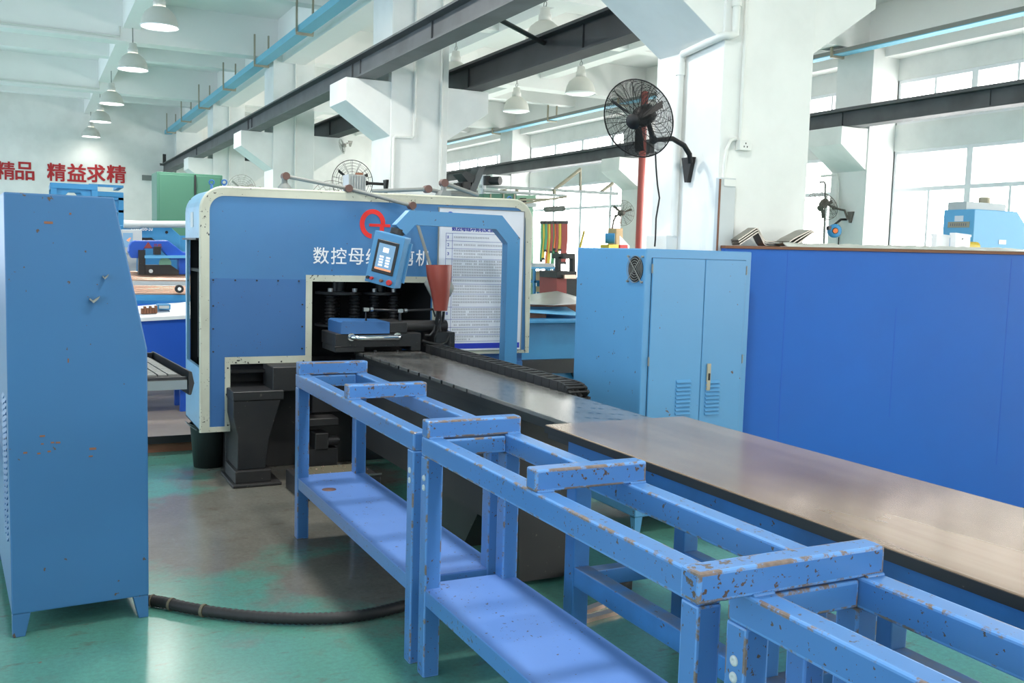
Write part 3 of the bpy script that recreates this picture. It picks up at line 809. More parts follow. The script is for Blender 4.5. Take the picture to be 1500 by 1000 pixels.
    obj('clamp_cylinder', MB().cyl((2.30, 6.32, 1.02), (2.64, 6.32, 1.02), .042, n=20).box(2.52, 6.20, .87, 2.66, 6.44, .985), 'black', car)
    pa, pb, pc, pd = ay(6.25, 536, 470), ay(6.25, 536, 453), ay(6.25, 586, 455), ay(6.25, 634, 453)
    obj('air_pipe', MB().tube([pa, pb, pc, pd, pd+Vector((.02, 0, -.05))], .008, 8).tube([pc, pc+Vector((0, 0, -.10))], .010, 8), 'darkmetal', car)
    fit = MB()
    for p in (pb, pc): fit.box(p.x-.018, p.y-.012, p.z-.012, p.x+.018, p.y+.012, p.z+.012).cyl(p+Vector((.03, 0, 0)), p+Vector((.05, 0, 0)), .014, n=8)
    obj('pipe_fitting', fit, 'steel', car)
    # hoses at the right end
    hh = MB()
    def H(pxs, y, rad=.012): hh.tube([ay(y, *p) for p in pxs], rad, 8)
    H(((643, 455), (640, 470), (645, 490), (641, 515), (640, 530)), 6.28, .016); H(((650, 456), (648, 480), (652, 512), (652, 520)), 6.3, .011)
    H(((637, 476), (636, 484), (630, 491), (622, 491)), 6.2, .009)
    H(((618, 499), (632, 503), (645, 505), (654, 501), (659, 490)), 6.2, .011); H(((645, 505), (646, 518)), 6.2, .009); H(((658, 494), (657, 520)), 6.2, .01)
    obj('hydraulic_hose', hh, 'rubber', car)
    # pedestal, base, lower body and its dark backing
    pd_ = MB().prism([(1.16, .612), (1.487, .612), (1.487, .553), (1.16, .553)], 6.27, 6.75, 'y')
    pd_.prism([(1.165, .553), (1.47, .553), (1.395, .30), (1.37, .10), (1.19, .10), (1.19, .33), (1.165, .45)], 6.28, 6.62, 'y')
    obj('pedestal', pd_, 'black', r, .004, 1)
    obj('pedestal_foot', MB().box(1.17, 6.24, .02, 1.40, 6.60, .10).box(1.15, 6.20, 0, 1.46, 6.65, .02), 'black', r, .006, 2)
    obj('body_and_dark_backing', MB().box(1.42, 6.30, .60, 1.72, 6.60, .762).box(1.20, 6.75, .0, 2.60, 7.1, .74).box(1.72, 6.45, .42, 1.97, 6.75, .74), 'black', r, .005, 1)  # iron blocks; long rear box widened as black backing for the shade beneath
    obj('base_box', MB().box(2.62, 6.55, .10, 3.37, 7.15, .79).box(2.75, 6.46, .60, 3.33, 6.55, .735), 'mach_panel', r)
    br = MB(); p = at('y', 6.62, 322, 638); br.box(p.x+.05, 6.6, .05, p.x+.12, 6.64, .32); obj('side_bracket', br, 'black', r)
    # eye bolts on top
    for px, py, y in ((310, 268, 6.95), (328.5, 268, 6.72), (746, 292, 6.72)):
        p = ay(y, px, py); e = MB().ring((p.x, p.y, p.z+.005), (0, 1, .3), .016, .005, 18, 6).cyl((p.x, p.y, p.z-.05), (p.x, p.y, p.z-.012), .009, n=8)
        obj('lifting_eye', e, 'mach_panel', r)
    # lettering
    yw = FY-.002
    chars = '数控母线冲剪机'
    for k, ch in enumerate(chars):
        x = 1.732+k*.1235
        text('character', ch, (x, yw, 1.437), (1,0,0), (0,0,1), .108, .112, 'white', hood, .002, .008)
    lg = MB(); c = ay(yw, 548, 328); 
    # red emblem: an open ring with a crossbar and stem
    def ell(a): return (c.x+.085*math.cos(R(a))*1.0, c.z+.098*math.sin(R(a)))
    o_, i_ = [], []
    for a in range(15, 266, 10):
        o_.append((c.x-.01+.093*math.cos(R(a)), c.z+.102*math.sin(R(a)))); i_.append((c.x-.01+.060*math.cos(R(a)), c.z+.070*math.sin(R(a))))
    o_ = [(o_[0][0], c.z-.0)]+o_; i_ = [(i_[0][0], c.z)]+i_
    for k in range(len(o_)-1): lg.prism([o_[k], o_[k+1], i_[k+1], i_[k]], yw-.0015, yw+.001, 'y')
    lg.box(c.x-.035, yw-.0015, c.z-.018, c.x+.118, yw+.001, c.z+.002).box(c.x+.042, yw-.0015, c.z-.075, c.x+.072, yw+.001, c.z-.018)
    obj('red_emblem', lg, 'redlogo', hood)
    return r
make_machine()
# rules board
def make_board():
    y = FY-.012
    r = thing('rules_board', 'white framed rules board with numbered rows on the machine front', 'sign', (2.98, y, .82))
    x0, x1, z0, z1 = 2.642, 3.322, .825, 1.853
    obj('sheet', MB().box(x0, y, z0, x1, y+.004, z1), 'paper', r)
    fr = MB()
    for a in ((x0-.006, z0-.006, x1+.006, z0), (x0-.006, z1, x1+.006, z1+.006), (x0-.006, z0, x0, z1), (x1, z0, x1+.006, z1)): fr.box(a[0], y-.004, a[1], a[2], y+.008, a[3])
    obj('frame', fr, 'grey', r)
    obj('blue_band', MB().box(x0+.005, y-.001, z0+.012, x1-.01, y+.001, z0+.052), 'bandblue', r)
    ink = MB()
    px = [338.3, 349.3, 360.1, 375.1, 401.5, 411.4, 426.1, 445.2, 463, 474.7, 485.5, 495.4]
    zs = [1.853-.03-(p-309)/(513-309)*1.02 for p in px]
    xa, xb, xc = x0+.055, x0+.105, x1-.055
    for z in zs: ink.box(xa, y-.0008, z-.0012, xc, y+.001, z+.0012)
    for x in (xa, xb, xc): ink.box(x-.0012, y-.0008, zs[-1], x+.0012, y+.001, zs[0])
    obj('table_lines', ink, 'inkblue', r)
    lines = [1, 1, 3, 6, 1, 3, 4, 4, 2, 2, 2]
    g = MB(); rnd = random.Random(4)
    for k in range(11):
        za, zb = zs[k], zs[k+1]; h = za-zb
        text('number', str(k+1), (xa+.012 if k < 9 else xa+.006, y, (za+zb)/2-.011), (1,0,0), (0,0,1), .006 if k == 0 else .013 if k < 9 else .016 if k == 10 else .026, .021, 'inkblue', r, .001, .04)
        n = lines[k]; step = h/(n+.4)
        for j in range(n):
            zc = za-step*(j+.7); x = xb+.012; end = xc-.02 if j < n-1 else xb+.05+rnd.random()*(xc-xb-.1)
            if n == 1: end = xb+.05+(xc-xb)*(.45 if k == 0 else .85)
            while x < end:
                if rnd.random() > .06:
                    s = min(.011, step*.6)
                    for q in range(3):     # three strokes to a character
                        zz = zc-s/2+s*q/2.2
                        g.add([(x, y-.0006, zz), (x+s*(.55+.35*rnd.random()), y-.0006, zz), (x+s*.9, y-.0006, zz+s*.16), (x, y-.0006, zz+s*.16)], [(0, 1, 2, 3)])
                    xx = x+s*.4; g.add([(xx, y-.0006, zc-s/2), (xx+s*.15, y-.0006, zc-s/2), (xx+s*.15, y-.0006, zc+s/2), (xx, y-.0006, zc+s/2)], [(0, 1, 2, 3)])
                x += .0135
    o = obj('fine_print', g, 'ink', r); 
    text('title', '数控母线冲剪机安全操作规程', (x0+.10, y, zs[0]+.018), (1,0,0), (0,0,1), .48, .036, 'inkblue', r, .001, .003)
    c = (x0+.085, z1-.05)
    obj('round_emblem', MB().cyl((c[0], y-.001, c[1]), (c[0], y, c[1]), .028, n=24), 'bandblue', r)
    obj('emblem_mark', MB().prism([(c[0]-.012, c[1]-.014), (c[0]+.012, c[1]-.014), (c[0]+.008, c[1]+.012), (c[0]-.008, c[1]+.012)], y-.002, y-.001, 'y'), 'redlogo', r)
    return r
make_board()
# pendant control arm
def make_arm():
    r = thing('touch_terminal', 'blue bent steel arm carrying a tilted touch-screen control box in front of the machine', 'control panel', (2.98, 6.02, 0))
    ya, yb = 5.97, 6.055; w = .047
    def band(pts):
        m = MB(); n = len(pts); L, Q = [], []
        for i, p in enumerate(pts):
            p = Vector(p)
            if i == 0: d = (Vector(pts[1])-p).normalized()
            elif i == n-1: d = (p-Vector(pts[-2])).normalized()
            else:
                d0 = (p-Vector(pts[i-1])).normalized(); d1 = (Vector(pts[i+1])-p).normalized(); d = (d0+d1).normalized()
            nn = Vector((-d.y, d.x)); k = 1.
            if 0 < i < n-1: k = 1/max(.5, nn.dot(Vector((-d0.y, d0.x))))
            L.append(p+nn*w*k); Q.append(p-nn*w*k)
        for i in range(n-1): m.prism([L[i], L[i+1], Q[i+1], Q[i]], ya, yb, 'y')
        return m
    obj('arm', band([(2.985, .30), (2.985, 1.63), (2.87, 1.752), (2.245, 1.758), (2.165, 1.675)]), 'bcab', r)
    obj('foot_plate', MB().box(2.92, ya-.02, .28, 3.05, yb+.45, .30), 'bcab', r)
    obj('joint', MB().cyl((2.16, 6.01, 1.68), (2.15, 6.01, 1.645), .045, n=16), 'black', r)
    c = ay(5.93, 568, 380); 
    Mx = Matrix.Translation(c) @ Matrix.Rotation(R(-42), 4, 'Z') @ Matrix.Rotation(R(12), 4, 'Y')
    def B(*a): m = MB(); m.M = Mx; m.box(*a); return m
    bx = obj('control_box', B(-.105, -.05, -.165, .105, .055, .165), 'bcab', r, .004, 2)
    lip = obj('box_lid', B(-.112, .055, -.13, .118, .07, .13), 'bcab', bx)
    bez = obj('screen_bezel', B(-.072, -.058, -.092, .078, -.05, .12), 'black', bx, .003, 1)
    sc = obj('touch_screen', B(-.054, -.0595, -.07, .06, -.058, .098), 'screen', bez)
    ic = MB(); ic.M = Mx
    for i in range(2):
        for j in range(4): ic.box(-.034+i*.045, -.0602, -.045+j*.018, -.006+i*.045, -.0595, -.033+j*.018)
    ic.box(-.02, -.0602, .045, .02, -.0595, .075)
    obj('screen_icon', ic, 'scr_white', sc)
    obj('screen_bar', B(-.054, -.0602, -.07, .06, -.0595, -.058), 'scr_orange', sc)
    for x, rr, mt, l in ((-.082, .011, 'black', 'black knob'), (-.055, .011, 'red', 'small red button'), (.012, .011, 'wood', 'brown key switch'), (.068, .019, 'red', 'red mushroom stop button')):
        m = MB(); m.M = Mx; m.cyl((x, -.05, -.135), (x, -.066, -.135), rr*.8, n=14).cyl((x, -.066, -.135), (x, -.078, -.135), rr, rr*.85, n=16)
        obj('button', m, mt, bx, label=l)
    return r
make_arm()
# jointed work lamp
def lampjoint(m, p, rad=.026): m.cyl(p+Vector((0, -.03, 0)), p+Vector((0, .03, 0)), rad, n=14)
def make_worklamp():
    r = thing('work_lamp', 'jointed grey machine lamp with its head wrapped in a red cover', 'lamp', (1.53, 6.62, 1.92))
    a, b, c, d = ay(6.62, 418, 258), ay(6.5, 510, 276), ay(6.36, 603, 301), ay(6.25, 630, 388)
    obj('base', MB().lathe([(0, 0), (.05, 0), (.046, .03), (.02, .06), (.018, .12)], (a.x-.005, 6.62, 1.917), n=18), 'grey', r)
    obj('arm', MB().tube([a, b, c], .0135, 10).tube([c, d], .011, 10), 'grey', r)
    for p in (a, b, c):
        j = MB(); lampjoint(j, p); obj('joint', j, 'joint', r, label='brown round joint')
    h = ay(6.25, 643, 420)
    hd = MB(); hd.M = Matrix.Translation(h) @ Matrix.Rotation(R(-18), 4, 'Y')
    hd.lathe([(.0, .09), (.06, .09), (.098, .04), (.10, -.03), (.07, -.08), (0, -.08)], (0, 0, 0), (1, -.3, .2), 12)
    obj('lamp_head', hd, 'grey', r)
    cv = MB(); t = [(623.5, 392), (660, 388)]; P = lambda px, py, y: ay(y, px, py)
    rows = []
    for py, xa, xb, dd in ((388, 624, 662, .055), (405, 626, 661, .065), (425, 631, 659, .06), (440, 634, 657, .045), (455, 636, 655, .03)):
        row = []
        for k in range(16):
            th = 2*PI*k/16; u = (math.cos(th)+1)/2
            q = ay(6.19, xa+(xb-xa)*u, py); row.append((q.x, 6.19+dd*math.sin(th)*(1+.12*math.sin(3*th)), q.z))
        rows.append(row)
    vs = [p for row in rows for p in row]; n = 16
    cv.add(vs, [(i*n+k, i*n+(k+1)%n, (i+1)*n+(k+1)%n, (i+1)*n+k) for i in range(len(rows)-1) for k in range(n)], True)
    obj('cover', cv, 'redcloth', r, label='red wrapped cover')
    cb = MB(); s = ay(6.19, 645, 453)
    cb.tube([s, s+Vector((.005, 0, -.08)), s+Vector((-.03, .02, -.2)), s+Vector((-.02, .03, -.28))], .009, 8)
    obj('cord', cb, 'rubber', r)
    return r
make_worklamp()
def make_worklamp2():
    r = thing('work_lamp', 'jointed grey machine lamp folded on the right part of the machine top', 'lamp', (2.75, 6.9, 1.92))
    s = ay(6.9, 650, 268); e = ay(6.95, 700, 286); k1 = ay(6.95, 626, 277); k2 = ay(6.95, 545, 280); k3 = ay(6.95, 690, 291)
    obj('base', MB().prism([(s.x-.06, 1.937), (s.x+.05, 1.937), (s.x+.03, s.z-.06), (s.x-.03, s.z-.06)], 6.84, 6.96, 'y').cyl((s.x, 6.9, s.z-.07), s, .022, n=12), 'grey', r)
    obj('arm', MB().tube([s, e], .0165, 8).tube([k2, k1, k3], .015, 8), 'grey', r)
    for p in (s, k1):
        j = MB(); lampjoint(j, p, .03); obj('joint', j, 'joint', r, label='brown round joint')
    return r
make_worklamp2()
# motor box standing on the hood
p, q = ay(7.0, 511, 255), ay(7.0, 534, 281)
r = thing('top_motor', 'small ribbed grey motor box standing on the machine hood', 'motor', ((p.x+q.x)/2, 7.0, 1.91))
m = MB().box(p.x, 7.0, 1.93, q.x, 7.15, p.z)
for k in range(7):
    x = p.x+(q.x-p.x)*k/6; m.box(x-.004, 6.985, 1.93, x+.004, 7.0, p.z-.01)
obj('housing', m, 'steel', r, .0); obj('end_cap', MB().cyl((q.x-.02, 7.07, p.z-.02), (q.x-.02, 7.07, p.z+.02), .03), 'wood', r)
# things under the machine
p = ay(6.95, 307, 681)
r = thing('waste_bin', 'dark plastic bucket on the green floor under the left end of the machine', 'bucket', (p.x+.06, 7.0, 0))
c = (1.115, 6.93, 0)
obj('tub', MB().lathe([(0, .004), (.098, .004), (.10, .0), (.125, .30), (.131, .305), (.121, .305), (.096, .012), (0, .012)], c, n=28), 'bucket', r)
obj('handle', MB().tube([(c[0]-.127, c[1], .30), (c[0]-.16, c[1]-.04, .33), (c[0]-.15, c[1]-.11, .315), (c[0]-.10, c[1]-.13, .28)], .003, 6), 'grey', r)
r = thing('scrap_tray', 'low black steel tray with scrap card on it, under the machine', 'tray', (1.72, 6.1, 0))
obj('tray_box', MB().box(1.47, 5.75, .0, 1.98, 6.14, .12).box(1.47, 5.75, .12, 1.98, 5.76, .135), 'black', r, .004, 1)
obj('tray_rim', MB().box(1.465, 5.745, .128, 1.985, 5.75, .138), 'steel', r)
o = obj('scrap_card', MB().prism([(1.49, 5.77), (1.90, 5.77), (1.95, 6.11), (1.60, 6.12)], .12, .126, 'z'), 'olive'); tag(o, 'flat olive scrap card lying on the low black tray', 'scrap')
r = thing('pump_motor', 'small dark pump motor beneath the machine behind the farthest rack', 'motor', (1.74, 6.3, .18))
obj('block', MB().box(1.70, 6.28, .20, 1.79, 6.42, .31).box(1.66, 6.28, .36, 1.86, 6.44, .41).box(1.66, 6.3, .0, 1.86, 6.44, .20), 'black', r, .004, 1)  # grey block coloured black, the machine's shade put into its colour
obj('motor_end', MB().cyl((1.79, 6.32, .25), (1.86, 6.32, .25), .035, n=16).cyl((1.86, 6.32, .25), (1.875, 6.32, .25), .02, n=12), 'darkmetal', r)
rn = random.Random(3)
fl = MB()
for k in range(60):
    x, y = rn.uniform(1.5, 1.96), rn.uniform(5.76, 6.1); s = rn.uniform(.004, .012); a = rn.uniform(0, 3)
    fl.add([(x, y, .128), (x+s*math.cos(a), y+s*math.sin(a), .128), (x+s*math.cos(a)-.004*math.sin(a), y+s*math.sin(a)+.004*math.cos(a), .133), (x-.004*math.sin(a), y+.004*math.cos(a), .133)], [(0, 1, 2, 3)])
o = obj('copper_swarf', fl, 'copper'); tag(o, 'scattered copper chips on the tray under the machine', 'swarf', kind='stuff')
r = thing('floor_plate', 'tan wooden platform board with dark edge behind the control cabinet', 'platform', (.6, 8.6, 0))
obj('deck', MB().box(-1.2, 7.45, .10, 1.36, 10.2, .13), 'board', r); obj('edge', MB().box(-1.2, 7.44, .075, 1.36, 7.45, .13), 'dark', r); obj('riser', MB().box(-1.2, 7.5, 0, 1.36, 10.15, .10), 'wood', r)
r = thing('dust_sheet', 'tan spotted board lying on the floor beneath the perforated bed', 'board', (2.2, 5.3, 0))
obj('sheet', MB().prism([(2.42, 4.55), (2.75, 4.5), (2.7, 5.9), (2.36, 5.9)], .0, .012, 'z'), 'olive', r)
obj('slat', MB().prism([(2.45, 4.7), (2.47, 4.7), (2.44, 5.8), (2.42, 5.8)], .012, .02, 'z').prism([(2.58, 4.7), (2.60, 4.7), (2.57, 5.8), (2.55, 5.8)], .012, .02, 'z'), 'wood', r)
r = thing('steel_block', 'small grey steel block on the floor under the far end of the steel table', 'block', (2.4, 3.75, 0))
obj('block_body', MB().box(2.33, 3.66, 0, 2.50, 3.86, .06), 'darkmetal', r, .004, 1); obj('eye_bolt', MB().cyl((2.38, 3.74, .06), (2.38, 3.74, .072), .012, n=8), 'black', r)
for k, l in enumerate(('short copper bar on the floor under the steel table, upper of two', 'short copper bar on the floor under the steel table, lower of two')):
    p = at('z', .02, 850+12*k, 893+9*k)
    m = MB(); m.M = Matrix.Translation((p.x, p.y, .012)) @ Matrix.Rotation(R(18-8*k), 4, 'Z'); m.box(-.19, -.018, -.012, .19, .018, .006)
    o = obj('copper_bar', m, 'copper'); tag(o, l, 'metal bar')
# ------------------------------------------------------------------ fans
def away(p): return (Vector(p)-CP).dot(_f)
def make_fan(label, c, N, rad, path, plate, mat, group=None, rings=11, spokes=16, cord=None):
    """industrial wall fan: c centre of the guard, N = blowing direction, path = arm from the motor to the wall plate"""
    c = Vector(c); N = Vector(N).normalized()
    r = thing('wall_fan', label, 'fan', tuple(c), 0, group)
    q = N.to_track_quat('Z', 'Y'); e1, e2 = q @ Vector((1,0,0)), q @ Vector((0,1,0)); d = rad*.26
    def P(rr, t, z): return c+e1*(rr*math.cos(t))+e2*(rr*math.sin(t))+N*z
    g = MB(); g.ring(c, N, rad, rad*.018, 48, 6)
    th = rad*(.0055 if mat == 'fan' else .008)
    for s in (1, -1):
        for k in range(1, rings):
            f = k/rings; rr = rad*(.22+.78*f); g.ring(c+N*s*d*math.sqrt(max(0, 1-f**2.2)), N, rr, th, 40, 4)
        for k in range(spokes):
            t = 2*PI*k/spokes
            g.tube([P(rad*(.2+.8*f), t+ (.25*f if s > 0 else -.25*f), s*d*math.sqrt(max(0, 1-f**2.2))) for f in (0, .25, .5, .75, .92, 1)], th*1.5, 4)
    obj('guard', g, mat, r)
    obj('front_cap', MB().lathe([(0, d*1.05), (rad*.2, d*1.03), (rad*.21, d*.9)], c, N, 20), mat, r)
    bl = MB()
    for k in range(3):
        t0 = 2*PI*k/3+.4; vs = []
        for (rr, a, z) in ((.12, -.3, .05), (.12, .3, -.05), (.5, .16, -.07), (.84, .10, -.08), (.86, -.10, .08), (.5, -.14, .08)):
            vs.append(P(rad*rr, t0+a, rad*z))
        vs2 = [v+N*.004 for v in vs]
        bl.add(vs+vs2, [(0,1,2,3,4,5), (11,10,9,8,7,6)]+[(i, (i+1)%6, (i+1)%6+6, i+6) for i in range(6)])
    obj('blade', bl, mat, r)
    obj('motor', MB().lathe([(0, -d*2.3), (rad*.2, -d*2.2), (rad*.26, -d*1.9), (rad*.26, -d*.55), (rad*.15, -d*.4), (rad*.15, d*.3), (0, d*.3)], c, N, 20), mat, r)
    back = c-N*d*1.6
    obj('arm', MB().tube([back]+[Vector(p) for p in path], rad*.07, 10), mat, r)
    obj('knuckle', MB().ball(path[0], rad*.12, 6), mat, r)
    if plate:
        a, b, h, dirn = plate
        m = MB(); a = Vector(a)
        w_ = Vector((0, 1, 0)) if dirn == 'x' else Vector((1, 0, 0)); n_ = Vector((-1, 0, 0)) if dirn == 'x' else Vector((0, -1, 0))
        vs = [a-w_*b, a+w_*b, a+w_*b*.25-Vector((0,0,h)), a-w_*b*.25-Vector((0,0,h))]
        vs2 = [v+n_*.03 for v in vs]
        m.add(vs+vs2, [(0,1,2,3), (7,6,5,4), (0,4,5,1), (1,5,6,2), (2,6,7,3), (3,7,4,0)])
        obj('wall_bracket', m, mat, r)
    if cord: obj('cord', MB().tube(cord, .0055, 6), mat, r)
    return r
c = at('x', 3.25, 934.5, 174); dp = away(c)
N = -CR*.589-CU*.429-_f*.687
cord = [at('y', c.y+.12, *p) for p in ((960, 222), (961, 245), (963, 270), (966, 290), (961, 320), (960, 350), (959, 361))]
make_fan('big black wall fan on a curved arm, on the nearest white column', c, N, 57.5*dp/F,
         [at('x', 3.42, 957, 205), at('x', 3.55, 985, 203), at('x', 3.64, 1002, 213), at('x', 3.68, 1010, 226), at('x', 3.70, 1011, 238)],
         ((3.748, at('x', 3.75, 1012, 231).y, at('x', 3.75, 1012, 231).z), .055, .155, 'x'), 'fan', cord=cord, rings=26, spokes=20)
c = ay(16.2, 911, 312)
make_fan('grey wall fan on the sunlit column left of the red pipe', c, (-.35, -1, 0), .25, [c+Vector((.05, .3, -.05)), c+Vector((.1, .45, -.15)), c+Vector((.1, .5, -.35))], (c+Vector((.1, .52, -.3)), .06, .16, 'y'), 'fanmid', rings=6, spokes=14)
c = at('x', 10.95, 1204, 302)
make_fan('grey wall fan seen almost edge-on above the blue hose reel', c, -CR*.6-CU*.6-_f*.52, .25, [c+Vector((.12, -.12, -.02)), c+Vector((.22, -.25, -.06)), c+Vector((.25, -.3, -.2))], ((11.215, c.y-.35, c.z-.08), .06, .17, 'x'), 'fanmid', rings=9, spokes=16)
c = at('x', 3.3, 516, 266)
make_fan('dark wall fan rising behind the ribbed motor box on the machine', c, (-.6, -.8, -.1), .24, [c+Vector((.2, .1, 0)), c+Vector((.4, .1, 0))], ((3.748, c.y+.1, c.z+.05), .06, .17, 'x'), 'fan', rings=6, spokes=14)
c = at('x', 3.2, 486, 296)
make_fan('pale fan guard just showing over the machine, left of the ribbed motor box', c, (-.3, -.9, 0), .25, [c+Vector((.1, .25, -.1)), c+Vector((.15, .3, -.4)), c+Vector((.15, .3, -1.2))], None, 'fangrey', rings=4, spokes=10)
c = at('x', 3.4, 354, 276)
make_fan('small distant fan guard showing over the left corner of the machine', c, (-.3, -.9, 0), .24, [c+Vector((.15, .1, 0)), c+Vector((.35, .1, 0))], ((3.748, c.y+.1, c.z+.05), .06, .17, 'x'), 'fangrey', rings=5, spokes=12)
c = ay(16.55, 501, 214)
make_fan('small grey fan seen edge-on beside the end of the dark crane beam', c, (-.95, .1, -.3), .13, [c+Vector((.1, .02, .06)), c+Vector((.2, .1, .1))], ((c.x+.2, 16.74, c.z+.12), .04, .1, 'y'), 'fangrey', rings=4, spokes=8)

# ------------------------------------------------------------------ conduits and fittings on the nearest column
X0, Y0 = 3.75, 4.76
def pipe(name, label, pts, rad, mat='pvc', cat='pipe'):
    o = obj(name, MB().tube(pts, rad, 10), mat); tag(o, label, cat); return o
A = at('x', X0, 992, 346); z1 = at('x', X0, 999, 82).z; yv = at('x', X0, 994, 300).y
pl = thing('wall_pipe', 'white plastic drain pipe bending round the nearest column beside the black fan', 'pipe', (X0-.03, yv, 1.6))
zb = at('x', X0, 990, 346).z; z2 = z1+.07; zc = at('y', Y0, 1074, 100).z
k = Y0-.03
xp = at('y', Y0, 1072, 60).x
obj('pipe_run', MB().tube([(X0-.03, yv, zb), (X0-.03, yv, z1-.03), (X0-.03, yv-.02, z1), (X0-.03, k+.05, z1+.04), (X0-.02, k, z1+.045), (xp-.04, k, z1+.045), (xp, k, z1+.06), (xp, k, z1+.11), (xp, k, 4.74)], .024, 12), 'pvc', pl)
obj('collar', MB().cyl((X0-.03, yv, z1-.13), (X0-.03, yv, z1-.05), .029), 'pvc', pl); obj('collar', MB().cyl((xp, k, z1+.22), (xp, k, z1+.26), .03), 'pvc', pl)
xs = at('y', Y0, 1088, 100).x; zs_ = at('y', Y0, 1085, 205).z
pipe('cable_conduit', 'thin straight white conduit running down the nearest column to the socket', [(xs, Y0-.012, 4.74), (xs-.005, Y0-.012, zs_)], .012)
p = ay(Y0, 1077, 205); q = ay(Y0, 1093.5, 222)
s = thing('wall_socket', 'square white wall socket on the nearest column', 'socket', (p.x, Y0, q.z))
obj('socket_box', MB().box(p.x, Y0-.045, q.z, q.x, Y0, p.z), 'pvc', s, .006, 2)
hs_ = MB(); cx, cz = (p.x+q.x)/2, (p.z+q.z)/2
for dx, dz in ((0, .012), (-.012, -.008), (.012, -.008)): hs_.box(cx+dx-.003, Y0-.0465, cz+dz-.006, cx+dx+.003, Y0-.045, cz+dz+.004)
obj('plug_holes', hs_, 'dark', s)
pipe('cable_conduit', 'short curved white cable from the socket down to the grey trunking', [ay(Y0-.02, *p) for p in ((1078, 203), (1070, 206), (1064, 220), (1061, 240), (1060, 260))], .011)
p = ay(Y0-.01, 1047.5, 260); q = ay(Y0-.01, 1067, 362)
s = thing('cable_trunking', 'pale grey vertical trunking with rusty left edge standing against the nearest column', 'trunking', (p.x, Y0, 1.2))
obj('trunk', MB().box(p.x+.012, Y0-.054, 0, q.x, Y0-.002, p.z), 'lightgrey', s, .003, 1); obj('rusty_edge', MB().box(p.x+.004, Y0-.055, 0, p.x+.012, Y0-.045, p.z-.01), 'wood', s, label='rusty brown edge'); obj('end_cap', MB().box(p.x+.03, Y0-.062, p.z-.05, q.x-.005, Y0-.055, p.z-.01), 'pvc', s)
p = at('x', X0, 963, 345); q = at('x', X0, 1002, 362)
o = obj('junction_box', MB().box(X0-.09, max(q.y, 5.14), q.z-.25, X0-.002, p.y, p.z), 'pvc', None, .006); tag(o, 'white junction box on the column behind the electrical cabinet', 'box')
# conduits of the middle columns
for x, y, l in ((4.36, 10.72, 'thin conduit down the right side of the middle column'), (4.12, 16.70, 'thin conduit down the second column from the camera'), (4.10, 22.68, 'thin conduit down the third column from the camera')):
    pipe('cable_conduit', l, [(x, y, 4.7), (x, y, 0)], .016)
p = ay(10.70, 568, 204)
pipe('cable_conduit', 'white conduit stepping round the corbel of the middle column', [(4.03, 10.72, 4.7), (4.03, 10.72, 2.86), (4.0, 10.72, 2.84), (3.80, 10.72, 2.835), (3.78, 10.72, 2.82), (3.78, 10.72, 0)], .018)
for k_, (x, y) in enumerate(((11.0, 16.2),)):
    pipe('fire_pipe', 'vertical red pipe between the black fan and the sunlit column', [(at('y', 15.9, 940, 250).x, 15.9, 4.70), (at('y', 15.9, 940, 250).x, 15.9, 0)], .068, 'redpipe')
pipe('cable_conduit', 'thin grey conduit beside the window column above the hose reel', [at('x', 11.17, *p) for p in ((1203, 258), (1226, 256), (1227, 262), (1225, 425), (1218, 560))], .022, 'pvc')
pipe('cable_conduit', 'dark grey pipe left of the hose reel on the window column', [at('x', 11.2, *p) for p in ((1201, 267), (1207, 266), (1209, 270), (1205, 425))], .016, 'grey')
# hose reel
c = at('x', 10.98, 1222, 338); 
r = thing('hose_reel', 'round blue hose reel with a striped label, hanging by the window column', 'hose reel', tuple(c))
s_ = 10*away(c)/F
nn = (CP-c).normalized()
obj('case', MB().lathe([(0, -s_*.45), (s_*.85, -s_*.45), (s_, -s_*.3), (s_, s_*.3), (s_*.85, s_*.45), (s_*.45, s_*.5), (0, s_*.5)], c, (-.45, -.9, 0), 28), 'bgblue', r)
fa = Vector((-.45, -.9, 0)).normalized(); pf = c+fa*s_*.5
obj('label_ring', MB().lathe([(0, .002), (s_*.46, .002), (s_*.46, -.01)], pf, fa, 22), 'black', r); obj('label_disc', MB().lathe([(0, .006), (s_*.36, .006)], pf, fa, 22), 'beltorange', r)
obj('outlet', MB().box(c.x-s_*1.2, c.y-s_*.15, c.z+s_*.1, c.x-s_*.6, c.y+s_*.4, c.z+s_*.65), 'black', r)
obj('hanger', MB().tube([c+Vector((0, 0, s_*.9)), c+Vector((.12, 0, s_*1.7)), c+Vector((.24, 0, s_*1.75))], .018, 6).tube([c+Vector((.1, 0, -s_*.9)), c+Vector((.1, 0, -s_*2.6))], .01, 5), 'fan', r)

# ------------------------------------------------------------------ on the blue bench
def zbar(label, prof, ya, yb, th=.007):
    m = MB(); n = len(prof); up, dn = [], []
    for i, p in enumerate(prof):
        p = Vector(p); a = Vector(prof[max(i-1, 0)]); b = Vector(prof[min(i+1, n-1)]); d = (b-a).normalized(); nn = Vector((-d.y, d.x))
        up.append(p+nn*th/2); dn.append(p-nn*th/2)
    for i in range(n-1): m.prism([up[i], up[i+1], dn[i+1], dn[i]], ya, yb, 'y')
    o = obj('bent_busbar', m, 'busbar'); tag(o, label, 'metal bar', 'bent busbars on the blue bench'); return o
for k, w in enumerate(('lowest', 'middle', 'topmost')):
    dz = .0045+.013*k; dx = -.006*k
    zbar('%s of the three nested Z-bent bars at the left end of the blue bench' % w, [(3.835+dx, 1.632+dz), (3.965+dx, 1.708+dz), (3.978+dx, 1.708+dz), (4.022, 1.645+dz*.9), (4.036, 1.633+dz), (4.15+.01*k, 1.632+dz)], 4.632, 4.702)
